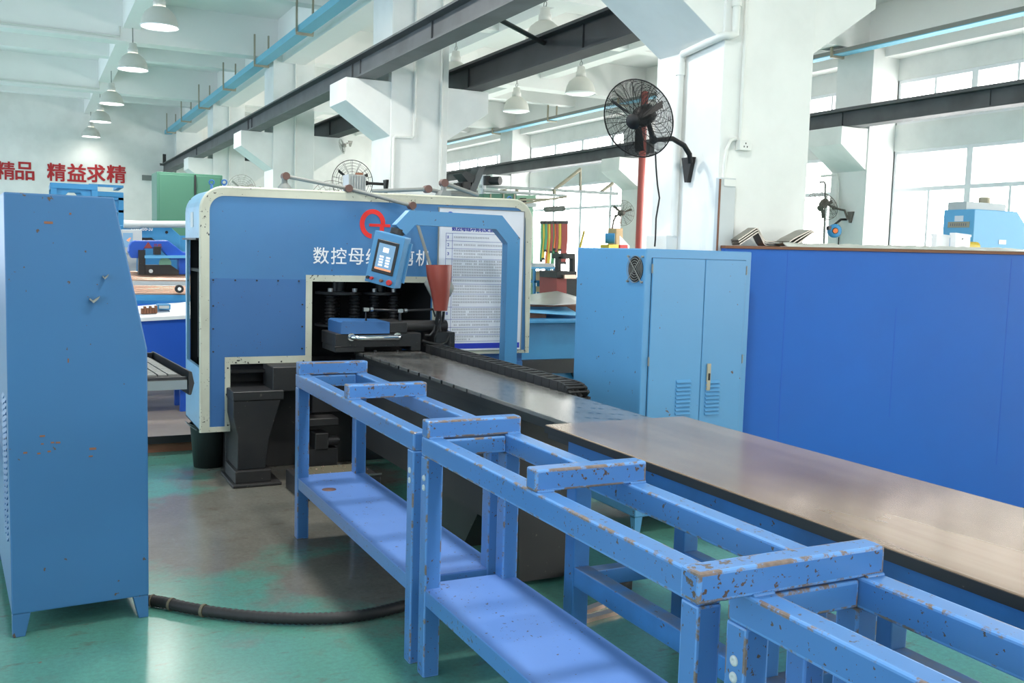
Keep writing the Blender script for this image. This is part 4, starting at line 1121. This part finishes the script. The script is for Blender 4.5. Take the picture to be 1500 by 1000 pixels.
for k, w in enumerate(('lowest', 'middle', 'topmost')):
    zbar('%s of the three leaning bent bars behind the nested ones on the blue bench' % w, [(4.20-.02*k, 1.640+.012*k), (4.235-.02*k, 1.660+.012*k), (4.335-.012*k, 1.722+.006*k), (4.36-.012*k, 1.728+.006*k)], 4.56, 4.68)
rn = random.Random(5); m = MB(); nx, ny = 5, 44; vs = []
for j in range(ny+1):
    t = .17+.82*j/ny; xf, yf = 3.741+2.161*t, 4.642-.784*t
    for i in range(nx+1):
        vs.append((xf, yf+.012+(4.73-yf-.012)*i/nx, 1.629+.019*t+(.001 if i == 0 else .008+.022*abs(math.sin(j*.45+i*1.3))*rn.uniform(.4, 1))))
n0 = len(vs); vs += [(x, y, z-.005) for x, y, z in vs]
W_ = nx+1
fs = [(j*W_+i, (j+1)*W_+i, (j+1)*W_+i+1, j*W_+i+1) for j in range(ny) for i in range(nx)]
m.add(vs, [tuple(v+n0 for v in f)[::-1] for f in fs]+fs, True)
o = obj('plastic_wrap', m, 'sheet'); tag(o, 'pale wrinkled plastic sheet lying along the plywood top of the blue bench', 'sheet')
for (pa, pb, l, yy) in (((1372, 342), (1391, 362.5), 'white box standing on the blue bench, left of the pair', 4.34), ((1400, 341), (1421, 363), 'white box with a small black mark standing on the blue bench, right of the pair', 4.30)):
    p = ay(yy, *pa); q = ay(yy, *pb); b = thing('carton', l, 'box', ((p.x+q.x)/2, yy, q.z))
    obj('box_body', MB().prism([(p.x, q.z), (q.x, q.z), (q.x, p.z-.008), (p.x, p.z)], yy, yy+.04, 'y'), 'white', b, .003, 1)
    if 'mark' in l:
        mk = ay(yy, 1410, 350); obj('black_mark', MB().prism([(mk.x-.006, mk.z-.004), (mk.x+.006, mk.z), (mk.x+.004, mk.z+.005), (mk.x-.006, mk.z+.003)], yy-.001, yy, 'y'), 'dark', b)
    obj('lid_flap', MB().prism([(p.x-.003, p.z-.014), (q.x+.003, p.z-.022), (q.x+.003, p.z-.007), (p.x-.003, p.z+.001)], yy-.002, yy+.042, 'y'), 'white', b)
# blue machine by the window
p = ay(6., 1428, 306); q = ay(6., 1384, 308); zt = p.z
r = thing('window_machine', 'light blue boxy machine by the window behind the bench, with a grey box on top', 'machine', (p.x+.7, 6.3, 0))
e = ay(6., 1491, 309); e2 = ay(6., 1503, 330)
obj('body', MB().prism([(p.x, 1.58), (p.x, zt), (e.x, zt), (e2.x, e2.z), (e2.x+.4, e2.z-.3), (e2.x+.4, .05), (p.x+.25, .05), (p.x+.12, 1.58)], 6., 6.33, 'y'), 'skyblue', r, .006, 1)
obj('duct_box', MB().box(at('y', 6.1, 1410, 300).x+.05, 6.1, zt, ay(6.1, 1474, 300).x, 6.3, ay(6.1, 1445, 297).z), 'lightgrey', r, .003, 1)
c = ay(6.15, 1449, 293); obj('cap', MB().cyl((c.x, 6.2, ay(6.1, 1445, 297).z-.01), (c.x, 6.2, ay(6.1, 1449, 288).z), .05), 'rod', r)
sx = p.x
pa, pb = at('x', sx, 1389, 325), at('x', sx, 1420, 333)
nb = obj('name_plate', MB().box(sx-.004, pb.y, pb.z, sx, pa.y, pa.z), 'rod', r)
mk = MB(); 
for k in range(8):
    y = pa.y-(pa.y-pb.y)*(.12+.10*k); mk.box(sx-.005, y-.008, (pa.z+pb.z)/2-.012, sx-.004, y, (pa.z+pb.z)/2+.012)
obj('plate_print', mk, 'ink', nb)
pa, pb = at('x', sx, 1399, 316), at('x', sx, 1411, 324); obj('sticker', MB().box(sx-.004, pb.y, pb.z, sx, pa.y, pa.z), 'paper', r)
pa, pb = ay(6., 1463, 351), ay(6., 1473, 358); obj('sticker', MB().box(pa.x, 5.996, pb.z, pb.x, 6., pa.z), 'paper', r)
c = ay(5.9, 1426, 358); o = obj('yellow_pulley', MB().cyl((c.x-.08, 5.92, c.z-.02), (c.x+.06, 5.92, c.z-.02), .045, n=18), 'yellow', r)

# ------------------------------------------------------------------ right background
def polypx(name, Y, pts, depth, mat, parent=None, bevel=0.):
    P = [ay(Y, *p) for p in pts]
    return obj(name, MB().prism([(p.x, p.z) for p in P], Y, Y+depth, 'y'), mat, parent, bevel)
def boxpx(name, Y, x0, y0, x1, y1, depth, mat, parent=None, bevel=0.): return polypx(name, Y, [(x0, y0), (x1, y0), (x1, y1), (x0, y1)], depth, mat, parent, bevel)
# blue shear table with loose sheets, right behind the big machine
r = thing('sheet_table', 'blue steel table with a sloping side, right of the big machine', 'table', (4.8, 8.9, 0))
obj('top', MB().box(3.62, 8.3, .872, 6.0, 10.4, .90), 'bgblue', r, .004, 1)
obj('body', MB().box(3.72, 8.45, .25, 5.9, 10.3, .872), 'bgblue', r, .0); obj('dark_rail', MB().box(3.72, 8.40, .36, 5.9, 8.45, .50), 'black', r)
obj('curved_bracket', MB().prism([(4.9, .36), (5.15, .36), (5.15, .0), (5.02, .0), (5.0, .2)], 8.36, 8.44, 'y'), 'black', r)
obj('base', MB().box(3.8, 8.5, 0, 5.8, 10.2, .25), 'black', r)
def slab(pts, th):
    m = MB(); P = [ay(Y, px, py) for px, py, Y in pts]; n = len(P)
    m.add([tuple(p) for p in P]+[(p.x, p.y, p.z-th) for p in P], [tuple(range(n))[::-1], tuple(range(n, 2*n))]+[(i, i+n, (i+1) % n+n, (i+1) % n) for i in range(n)]); return m
o = obj('metal_sheet', slab([(768, 432, 10.0), (816, 426, 10.3), (852, 436, 9.6), (852, 444, 8.9), (811, 446.5, 8.75), (768, 445, 8.9)], .004), 'steel'); tag(o, 'large pale metal sheet lying on the blue table right of the machine', 'metal sheet')
o = obj('metal_sheet', slab([(768, 449, 9.35), (830, 449, 9.35), (852, 462, 8.5), (768, 457, 8.55)], .004), 'skyblue'); tag(o, 'narrow blue-grey metal sheet below the pale one on the blue table', 'metal sheet')
o = obj('sheet_spacer', MB().box(4.2, 9.4, .90, 5.6, 9.9, .985), 'wood'); tag(o, 'brown wooden block under the large pale metal sheet on the blue table', 'wood block')
o = obj('sheet_spacer', MB().box(3.75, 8.62, .90, 4.7, 9.1, .955), 'wood'); tag(o, 'brown wooden block under the narrow sheet on the blue table', 'wood block')
Yb = 12.6
r = thing('green_press', 'pale green upright machine with a dark green head behind the blue machine', 'machine', tuple(ay(Yb, 770, 430))[:2]+(0,))
boxpx('upright', Yb, 756, 292, 781, 556, .5, 'palegreen', r); boxpx('head', Yb-.3, 708, 283.5, 757, 294, .4, 'green', r, .004)
for px in (718, 737, 753): boxpx('clamp_strap', Yb-.31, px, 284, px+2, 294, .01, 'rod', r)
boxpx('green_cross_member', Yb, 756, 286, 785, 292, .3, 'palegreen', r)
boxpx('side_arm', Yb-.2, 770, 297, 786, 303, .2, 'lightgrey', r); boxpx('side_valve', Yb-.2, 766, 290, 771, 304, .1, 'black', r)
r = thing('overhead_frame', 'white overhead rail frame with a diagonal brace in front of the bright windows', 'frame', tuple(ay(13., 790, 275))[:2]+(2.2,))
def bar(name, Y, a, b, rad, mat, par): return obj(name, MB().tube([ay(Y, *a), ay(Y, *b)], rad, 4), mat, par)
bar('rail', 13., (703, 272.5), (905, 283.5), .030, 'lightgrey', r); bar('rail', 12.6, (708, 279), (830, 287), .026, 'lightgrey', r)
bar('post', 13., (708, 256), (707, 420), .045, 'white', r); bar('post', 13.4, (850, 246), (850, 282), .022, 'rod', r); bar('brace', 13.4, (850, 248), (813, 277), .03, 'rod', r); bar('brace', 13.2, (878, 283), (898, 268), .028, 'rod', r);
bar('cross_rail', 12.4, (760, 293), (815, 291), .02, 'rod', r); bar('cross_rail', 12.4, (765, 298), (830, 288), .018, 'rod', r)
for px in (735, 740, 757, 812): boxpx('rail_clamp', 12.9, px, 277, px+2.5, 284, .06, 'rod', r)
r = thing('rail_motor', 'dark green round motor standing on the white overhead rail', 'motor', tuple(ay(12.9, 720, 270)))
c = ay(12.9, 724, 265); obj('motor_body', MB().cyl(c+Vector((-.09, .1, 0)), c+Vector((.05, -.1, 0)), .062, n=16), 'black', r); boxpx('gearbox', 12.9, 711, 257, 719, 271, .16, 'black', r, .01)
r = thing('chip_conveyor', 'brown inclined conveyor with a dark hopper behind the machine', 'conveyor', tuple(ay(12., 695, 262)))
polypx('chute', 12., [(703, 243), (712, 243), (697, 281), (687, 281)], .25, 'beam', r); polypx('hopper', 12., [(676, 254), (682, 250), (697, 258), (694, 268), (686, 266)], .3, 'beam_dark', r)
for k in range(4): boxpx('bracket_plate', 12.05, 666+k*3, 268, 667.5+k*3, 272, .04, 'black', r)
boxpx('frame_bar', 12.1, 655, 272, 700, 276, .1, 'rod', r); boxpx('drive_box', 12.0, 678, 266, 690, 277, .2, 'black', r, .01); boxpx('base_frame', 12.1, 654, 279, 700, 292, .2, 'grey', r); boxpx('support', 12.2, 655, 292, 700, 440, .2, 'grey', r)
# straps hanging in front of the window
Ys = 13.2
r = thing('strap_hanger', 'thin rail with a coiled spring, from which coloured straps hang', 'rail', tuple(ay(Ys, 812, 325)))
bar('rail', Ys, (791, 325.5), (831, 324), .012, 'fangrey', r)
cs = MB(); a, b = ay(Ys, 798, 307), ay(Ys, 827, 305)
cs.tube([a.lerp(b, t/120)+Vector((0, .035*math.cos(t*.9), .035*math.sin(t*.9))) for t in range(121)], .010, 5); obj('coil', cs, 'grey', r)
bar('cord', Ys, (799, 280), (799, 326), .006, 'grey', r); bar('cord', Ys, (824, 280), (824, 325), .006, 'grey', r)
straps = ((793.6, 2.0, 381, 'beltgreen', 'dark green strap at the left end'), (796.6, 2.2, 378, 'yellow', 'narrow yellow strap next to the left end'), (799.2, 2.0, 366, 'beltgreen', 'grey-green strap between yellow and orange'), (801.8, 2.6, 386, 'beltorange', 'long orange strap in the left half'), (804.8, 2.4, 386, 'yellow', 'long yellow strap beside the orange one'), (807.6, 1.8, 368, 'beltred', 'thin dark red strap near the middle'), (810.4, 3.0, 389, 'beltgreen', 'longest green strap in the middle'), (813.2, 1.8, 364, 'beltorange', 'short orange strap right of the middle'), (815.4, 1.8, 369, 'beltred', 'short red strap right of the middle'), (817.6, 2.2, 371, 'yellow', 'left one of two broad yellow straps'), (820.6, 2.6, 365, 'yellow', 'right one of two broad yellow straps'), (825.6, 6.0, 384, 'beltred', 'broad dark red strap at the right'), (829.4, 1.6, 370, 'beltorange', 'thin orange strap at the right end'))
for k, (px, w, yb, mt, l) in enumerate(straps):
    a = ay(Ys-.03-.006*(k%3), px-w/2, 327-.04*k); b = ay(Ys-.03, px+w/2, yb)
    s = thing('hanging_strap', l+' of the hanging row', 'strap', ((a.x+b.x)/2, Ys-.03, b.z), 0, 'coloured straps hanging before the window')
    y = Ys-.03-.006*(k%3)
    mm = MB(); mm.prism([(a.x, a.z), (b.x, a.z), (b.x+.01, (a.z+b.z)/2), (b.x-.006, b.z), (a.x-.006, b.z), (a.x+.01, (a.z+b.z)/2)], y, y+.006, 'y')
    obj('webbing', mm, mt, s); obj('clip', MB().box(a.x-.004, y-.006, a.z-.01, b.x+.004, y+.03, a.z+.035).box(a.x, y-.008, b.z-.03, b.x, y+.012, b.z+.005), 'black', s)
# things on and round the far blue table
Yt = 12.2
r = thing('far_bench', 'small bright blue bench with a raised post, beyond the sheet table', 'table', tuple(ay(Yt, 799, 430))[:2]+(0,))
boxpx('top', Yt, 782.5, 391, 815, 394, .6, 'skyblue', r); boxpx('post', Yt, 802, 393, 806.5, 415, .08, 'skyblue', r); boxpx('shelf', Yt, 782, 411, 803, 414, .5, 'bgblue', r); boxpx('leg', Yt, 783, 394, 785, 470, .06, 'bgblue', r); boxpx('leg', Yt, 813, 394, 815, 470, .06, 'bgblue', r); boxpx('lower_box', Yt-.05, 800.5, 415, 816, 470, .3, 'bgblue', r)
polypx('notch', Yt-.055, [(803, 417.5), (808, 417.5), (805.5, 422)], .004, 'dark', r)
for (a, l, m_) in (((791.5, 397.5, 802, 411), 'open tan cardboard box on the shelf of the far blue bench', 'cardboard'), ((794, 420, 798, 428), 'small tan carton below the shelf of the far blue bench', 'cardboard')):
    o = boxpx('cardboard_box', Yt+.06, *a, .25, m_); tag(o, l, 'box')
o = boxpx('parts_pile', Yt+.05, 784, 386, 811, 390.8, .4, 'lightgrey'); tag(o, 'pale pile of parts on top of the far blue bench', 'parts')
r = thing('bench_press', 'black press frame on a dark red stand beyond the electrical cabinet', 'press', tuple(ay(11.6, 828, 430))[:2]+(0,))
boxpx('stand', 11.6, 815.5, 407, 830, 570, .5, 'darkred', r); boxpx('stand_door', 11.6, 830, 407, 845, 570, .5, 'black', r); boxpx('bed_plate', 11.55, 815.5, 397.5, 845, 407, .5, 'black', r, .004); boxpx('column', 11.7, 818, 376, 822, 398, .1, 'black', r); boxpx('column', 11.7, 839, 376, 843, 398, .1, 'black', r); boxpx('crown', 11.65, 824, 371.5, 843, 379, .3, 'black', r, .01); boxpx('copper_die', 11.5, 827, 402.5, 844, 408, .2, 'copper', r)
o = obj('marker_pole', MB().tube([(ay(12., 850, 364).x, 12., 0), ay(12., 849.5, 363), ay(12., 856, 338)], .016, 6), 'yellow'); tag(o, 'leaning yellow and green pole behind the electrical cabinet', 'pole')
# small things below the sunlit fan
p = ay(16.6, 906, 345)
for nm_, a, mt, l, c_ in (('switch_box', (902.5, 334, 912.5, 361), 'cardboard', 'cream switch box below the sunlit fan', 'box'), ('yellow_crate', (891.5, 358, 906.5, 507), 'yellow', 'top of a small yellow cupboard seen over the electrical cabinet', 'crate'), ('red_crate', (908, 358.5, 920, 507), 'red', 'top of a pinkish red cupboard seen over the electrical cabinet', 'crate')):  # yellow and red ones are small boxes, carried down to the floor unseen
    o = boxpx(nm_, 15.6 if nm_ != 'switch_box' else 16.3, *a, .3, mt, None, .01); tag(o, l, c_)
c = ay(15.8, 895, 349); o = obj('hose_drum', MB().cyl(c+Vector((-.1, .05, 0)), c+Vector((.05, -.05, 0)), .1, n=18), 'bgblue'); tag(o, 'small blue hose drum left of the cream switch box', 'hose reel')
o = polypx('white_flap', 15.9, [(908, 345), (922, 360), (922, 505), (907, 505)], .02, 'white'); tag(o, 'white slanted sheet right of the cream switch box', 'panel')

# ------------------------------------------------------------------ left background
Yg = 14.
r = thing('green_cabinet', 'green two-door steel cabinet standing behind the left corner of the big machine', 'cabinet', tuple(ay(Yg, 278, 400))[:2]+(0,))
a, b = ay(Yg, 229.5, 251), ay(Yg, 326, 255)
obj('body', MB().box(a.x, Yg, 0, b.x, Yg+.6, a.z), 'green', r, .008); xm = ay(Yg, 285.5, 300).x
obj('door', MB().box(a.x+.03, Yg-.015, .1, xm-.012, Yg, a.z-.03), 'green', r, .003, 1); obj('door', MB().box(xm+.012, Yg-.015, .1, b.x-.03, Yg, a.z-.03), 'green', r, .003, 1)
obj('lock_rod', MB().cyl((xm, Yg-.03, .2), (xm, Yg-.03, a.z-.02), .012, n=8), 'black', r)
def frame(label, Y, x0, x1, ytop, depth, rungs):
    a = ay(Y, x0, ytop); b = ay(Y, x1, ytop+2)
    r = thing('storage_tower', label, 'frame', ((a.x+b.x)/2, Y+depth/2, 0)); t = .06; z = a.z
    obj('top_frame', MB().box(a.x, Y, z-t, b.x, Y+t, z).box(a.x, Y+depth-t, z-t, b.x, Y+depth, z).box(a.x, Y+t, z-t, a.x+t, Y+depth-t, z).box(b.x-t, Y+t, z-t, b.x, Y+depth-t, z), 'bgblue', r, .004, 1)
    for x in (a.x, b.x-t):
        for y in (Y, Y+depth-t):
            obj('leg', MB().box(x, y, 0, x+t, y+t, z-t), 'bgblue', r)
            s = 1 if x == a.x else -1
            xx = x+t if s > 0 else x
            obj('gusset', MB().prism([(xx, z-t), (xx+s*.14, z-t), (xx, z-t-.16)], y+.02, y+.03, 'y'), 'bgblue', r)
    for zz in rungs: obj('rung', MB().box(a.x+t, Y, zz, b.x-t, Y+.03, zz+.03).box(b.x-t, Y, zz, b.x, Y+depth, zz+.03), 'bgblue', r)
    return r
frame('tall blue steel frame showing above the control cabinet, left of two', 11.6, 74, 143, 267, .9, ())
frame('tall blue steel frame with rungs at its right side, right of two', 12.8, 122, 181, 279, .8, (1.9, 2.05, 2.2))
Yp = 10.6
r = thing('blue_press', 'light blue press with white lettering under a grey tube, left of the big machine', 'machine', tuple(ay(Yp, 228, 420))[:2]+(0,))
polypx('frame_plate', Yp, [(170, 330), (247, 330), (264, 345), (264, 470), (170, 470)], .12, 'bgblue', r, .006)
boxpx('side_column', Yp+.02, 263, 345, 290, 470, .3, 'bgblue', r)
a, b = ay(Yp-.1, 186, 328.5), ay(Yp-.1, 282, 328.5); obj('cross_tube', MB().cyl(a, b, .035, n=16).cyl(a+Vector((-.03, 0, 0)), a+Vector((.12, 0, 0)), .042, n=16), 'lightgrey', r)
polypx('round_opening', Yp-.004, [(207, 348), (222, 348), (227, 352), (226, 362), (207, 362)], .004, 'dark', r)
p = ay(Yp-.002, 192, 337); q = ay(Yp-.002, 223.5, 331); text('lettering', 'CNC-BB-30', (p.x, Yp-.002, p.z), (1,0,0), (0,0,1), q.x-p.x, q.z-p.z, 'white', r, .003, .004)
c = ay(Yp, 244, 340); obj('bolt_hole', MB().cyl((c.x, Yp-.004, c.z), (c.x, Yp, c.z), .015, n=12), 'dark', r)
boxpx('lower_table', Yp-.3, 170, 448, 290, 560, .9, 'deepblue', r)
Ya = 10.1
r = thing('operator_terminal', 'grey operator terminal with a lit screen behind the control cabinet', 'monitor', tuple(ay(Ya, 193, 355)))
boxpx('housing', Ya, 178, 336, 208, 371, .15, 'lightgrey', r, .006); boxpx('screen', Ya-.004, 180, 341, 194.5, 362, .004, 'screen', r); polypx('screen_mark', Ya-.006, [(185, 352), (190, 348), (192, 348), (189, 354)], .002, 'scr_orange', r); boxpx('stand', Ya+.02, 186, 371, 200, 572, .1, 'lightgrey', r)
Yc = 9.7
r = thing('saw_arm', 'deep blue bowed machine arm with a dark red triangle emblem', 'machine', tuple(ay(Yc, 225, 380)))
polypx('arm_casting', Yc, [(189, 360), (193, 354), (199, 352), (246, 352), (268, 369), (290, 369), (290, 402), (262, 402), (262, 380), (250, 380), (236, 364), (212, 364), (208, 372), (208, 378), (193, 378), (188, 368)], .14, 'deepblue', r, .01)
polypx('emblem', Yc-.003, [(217, 354), (223.5, 363.5), (210.5, 363.5)], .003, 'darkred', r)
p, q = ay(Yc-.002, 225, 362), ay(Yc-.002, 237, 357); text('lettering', '兰机', (p.x, Yc-.002, p.z), (1,0,0), (0,0,1), q.x-p.x, q.z-p.z, 'darkred', r, .002, .01)
boxpx('guide_post', Yc-.05, 203, 366, 213, 402, .1, 'black', r); boxpx('slide_block', Yc-.08, 226, 361, 236, 373, .1, 'black', r, .004)
boxpx('feed_arm', Yc-.06, 212, 374, 280, 378, .12, 'skyblue', r); polypx('vise', Yc-.06, [(213, 388), (250, 388), (262, 396), (262, 402), (213, 402)], .15, 'black', r)
c = ay(Yc-.07, 244, 386); obj('guard_disc', MB().cyl((c.x, Yc+.02, c.z), (c.x, Yc+.05, c.z), .055, n=20), 'palegreen', r)
c = ay(Yc-.07, 221, 397); obj('knob', MB().cyl((c.x, Yc-.08, c.z), (c.x, Yc-.06, c.z), .018, n=14), 'lightgrey', r)
# roller tables with copper bars
for (Y, yt, zl, label, blab, n) in ((9.5, 410, 1, 'upper grey roller table behind the control cabinet', 'upper', 7), (9.0, 430.5, 2, 'lower blue roller table behind the control cabinet', 'lower', 6)):
    a = ay(Y, 150, yt); b = ay(Y, 300, yt+1); z = a.z
    r = thing('roller_table', label, 'table', ((a.x+b.x)/2, Y+.3, 0))
    obj('side_beam', MB().box(a.x, Y, z-.055, b.x, Y+.05, z-.005).box(a.x, Y+.40, z-.055, b.x, Y+.45, z-.005), 'lightgrey' if zl == 1 else 'bgblue', r)
    for k in range(6): 
        x = a.x+(b.x-a.x)*k/5; obj('roller', MB().cyl((x, Y+.05, z-.02), (x, Y+.40, z-.02), .015, n=10), 'steel', r)
    for x in (a.x+.05, b.x-.1): obj('leg', MB().box(x, Y+.02, 0, x+.06, Y+.08, z-.055).box(x, Y+.38, 0, x+.06, Y+.44, z-.055), 'bgblue', r)
    if zl == 2:
        c = ay(Y-.03, 262.5, 423); rr = 6*away(c)/F
        wh = obj('end_wheel', MB().lathe([(rr*.45, -.02), (rr, -.02), (rr, .02), (rr*.45, .02), (rr*.45, -.02)], c, (0, -1, 0), 20), 'rubber', r, label='black end wheel'); obj('hub', MB().cyl(c+Vector((0, -.02, 0)), c+Vector((0, .03, 0)), rr*.42, n=16), 'white', wh)
    for k in range(n):
        y = Y+.015+k*.062
        o = obj('copper_bar', MB().box(a.x, y, z-.005, b.x+.0, y+.05, z+.012+k*.010), 'copper', None, .0015, 1)
        ordn = ('nearest', 'second', 'third', 'fourth', 'fifth', 'sixth', 'seventh')[k]
        tag(o, '%s long copper bar lying on the %s roller table' % (ordn, blab), 'metal bar', 'copper bars on the %s roller table' % blab)
Yw, Yv = 8.45, 8.95
r = thing('blue_bench', 'deep blue bench with a white top, behind the keyboard drawer', 'bench', tuple(ay(Yw, 230, 500))[:2]+(0,))
fl, fr, bl_, br_ = ay(Yw, 120, 470), ay(Yw, 285, 461), ay(Yv, 120, 455), ay(Yv, 285, 441)
tp = [fl, fr, br_, bl_]
m = MB(); m.add([tuple(p) for p in tp]+[(p.x, p.y, p.z-.03) for p in tp], [(0,1,2,3), (7,6,5,4), (0,4,5,1), (1,5,6,2), (2,6,7,3), (3,7,4,0)])
obj('white_top', m, 'white', r)
lo = min(p.z for p in tp)-.031
m = MB(); m.add([(p.x, p.y+(.02 if i < 2 else -.02), .33) for i, p in enumerate(tp)]+[(p.x, p.y+(.02 if i < 2 else -.02), p.z-.032) for i, p in enumerate(tp)], [(3,2,1,0), (4,5,6,7), (0,1,5,4), (1,2,6,5), (2,3,7,6), (3,0,4,7)])
obj('front', m, 'deepblue', r)
for p_, d_ in ((fl, .05), (fr, -.11)):
    for y_ in (Yw+.05, Yv-.11): obj('leg', MB().box(p_.x+d_, y_, 0, p_.x+d_+.06, y_+.06, .33), 'deepblue', r)
def topz(x, y):
    u = (x-fl.x)/(fr.x-fl.x); v = (y-Yw)/(Yv-Yw)
    return (fl.z*(1-u)+fr.z*u)*(1-v)+(bl_.z*(1-u)+br_.z*u)*v
a, b = ay(8.6, 231, 459), ay(8.6, 250, 459); z = topz(b.x, 8.72)
r = thing('small_device', 'small blue and grey device lying on the white bench top', 'device', ((a.x+b.x)/2, 8.65, z))
obj('device_body', MB().box(a.x, 8.6, z, b.x, 8.72, z+.045), 'bgblue', r, .004); obj('device_face', MB().box(a.x+.012, 8.596, z+.01, b.x-.012, 8.60, z+.035), 'lightgrey', r)
for k in range(6):
    a = ay(8.55, 207+k*4, 462); b = ay(8.55, 210.6+k*4, 462); z = topz(b.x, 8.61)
    o = obj('copper_block', MB().box(a.x, 8.55, z, b.x, 8.61, z+.045+.015*(k%2)), 'wood', None, .002)
    tag(o, '%s small brown block of the row on the white bench top' % ('leftmost', 'second', 'third', 'fourth', 'fifth', 'rightmost')[k], 'block', 'brown blocks on the white bench')

# ------------------------------------------------------------------ daylight
w = bpy.data.worlds.new('overcast_sky'); SC.world = w; w.use_nodes = True
nt = w.node_tree; bg = nt.nodes['Background']
tc = nt.nodes.new('ShaderNodeTexCoord'); sx = nt.nodes.new('ShaderNodeSeparateXYZ'); nt.links.new(tc.outputs['Generated'], sx.inputs[0])
mr = nt.nodes.new('ShaderNodeMapRange'); mr.inputs[1].default_value = -.6; mr.inputs[2].default_value = .6; nt.links.new(sx.outputs[0], mr.inputs[0])
mx = nt.nodes.new('ShaderNodeMix'); mx.data_type = 'RGBA'; nt.links.new(mr.outputs[0], mx.inputs[0])
mx.inputs[6].default_value = (.66, .83, 1.0, 1); mx.inputs[7].default_value = (1.0, .985, .95, 1)
nt.links.new(mx.outputs[2], bg.inputs[0])
ms = nt.nodes.new('ShaderNodeMapRange'); ms.inputs[1].default_value = -.6; ms.inputs[2].default_value = .6; ms.inputs[3].default_value = 4.6; ms.inputs[4].default_value = 10.
nt.links.new(sx.outputs[0], ms.inputs[0]); nt.links.new(ms.outputs[0], bg.inputs[1])
for x, sgn in ((XR+.12, 1), (XL-.12, -1)):      # portals guide the sampling of the sky through the windows
    for zc_, h in ((2.09, 2.28), (3.95, .66)):
        ld = bpy.data.lights.new('window_portal', 'AREA'); ld.shape = 'RECTANGLE'; ld.size = h; ld.size_y = YF-YB; ld.cycles.is_portal = True
        lo = bpy.data.objects.new('window_portal', ld); COL.objects.link(lo); lo.location = (x, (YF+YB)/2, zc_)
        lo.rotation_euler = (0, R(90)*sgn, 0)
vs_ = SC.view_settings
vs_.view_transform = 'Standard'; vs_.look = 'None'; vs_.exposure = -.03; vs_.gamma = 1.; vs_.use_curve_mapping = False
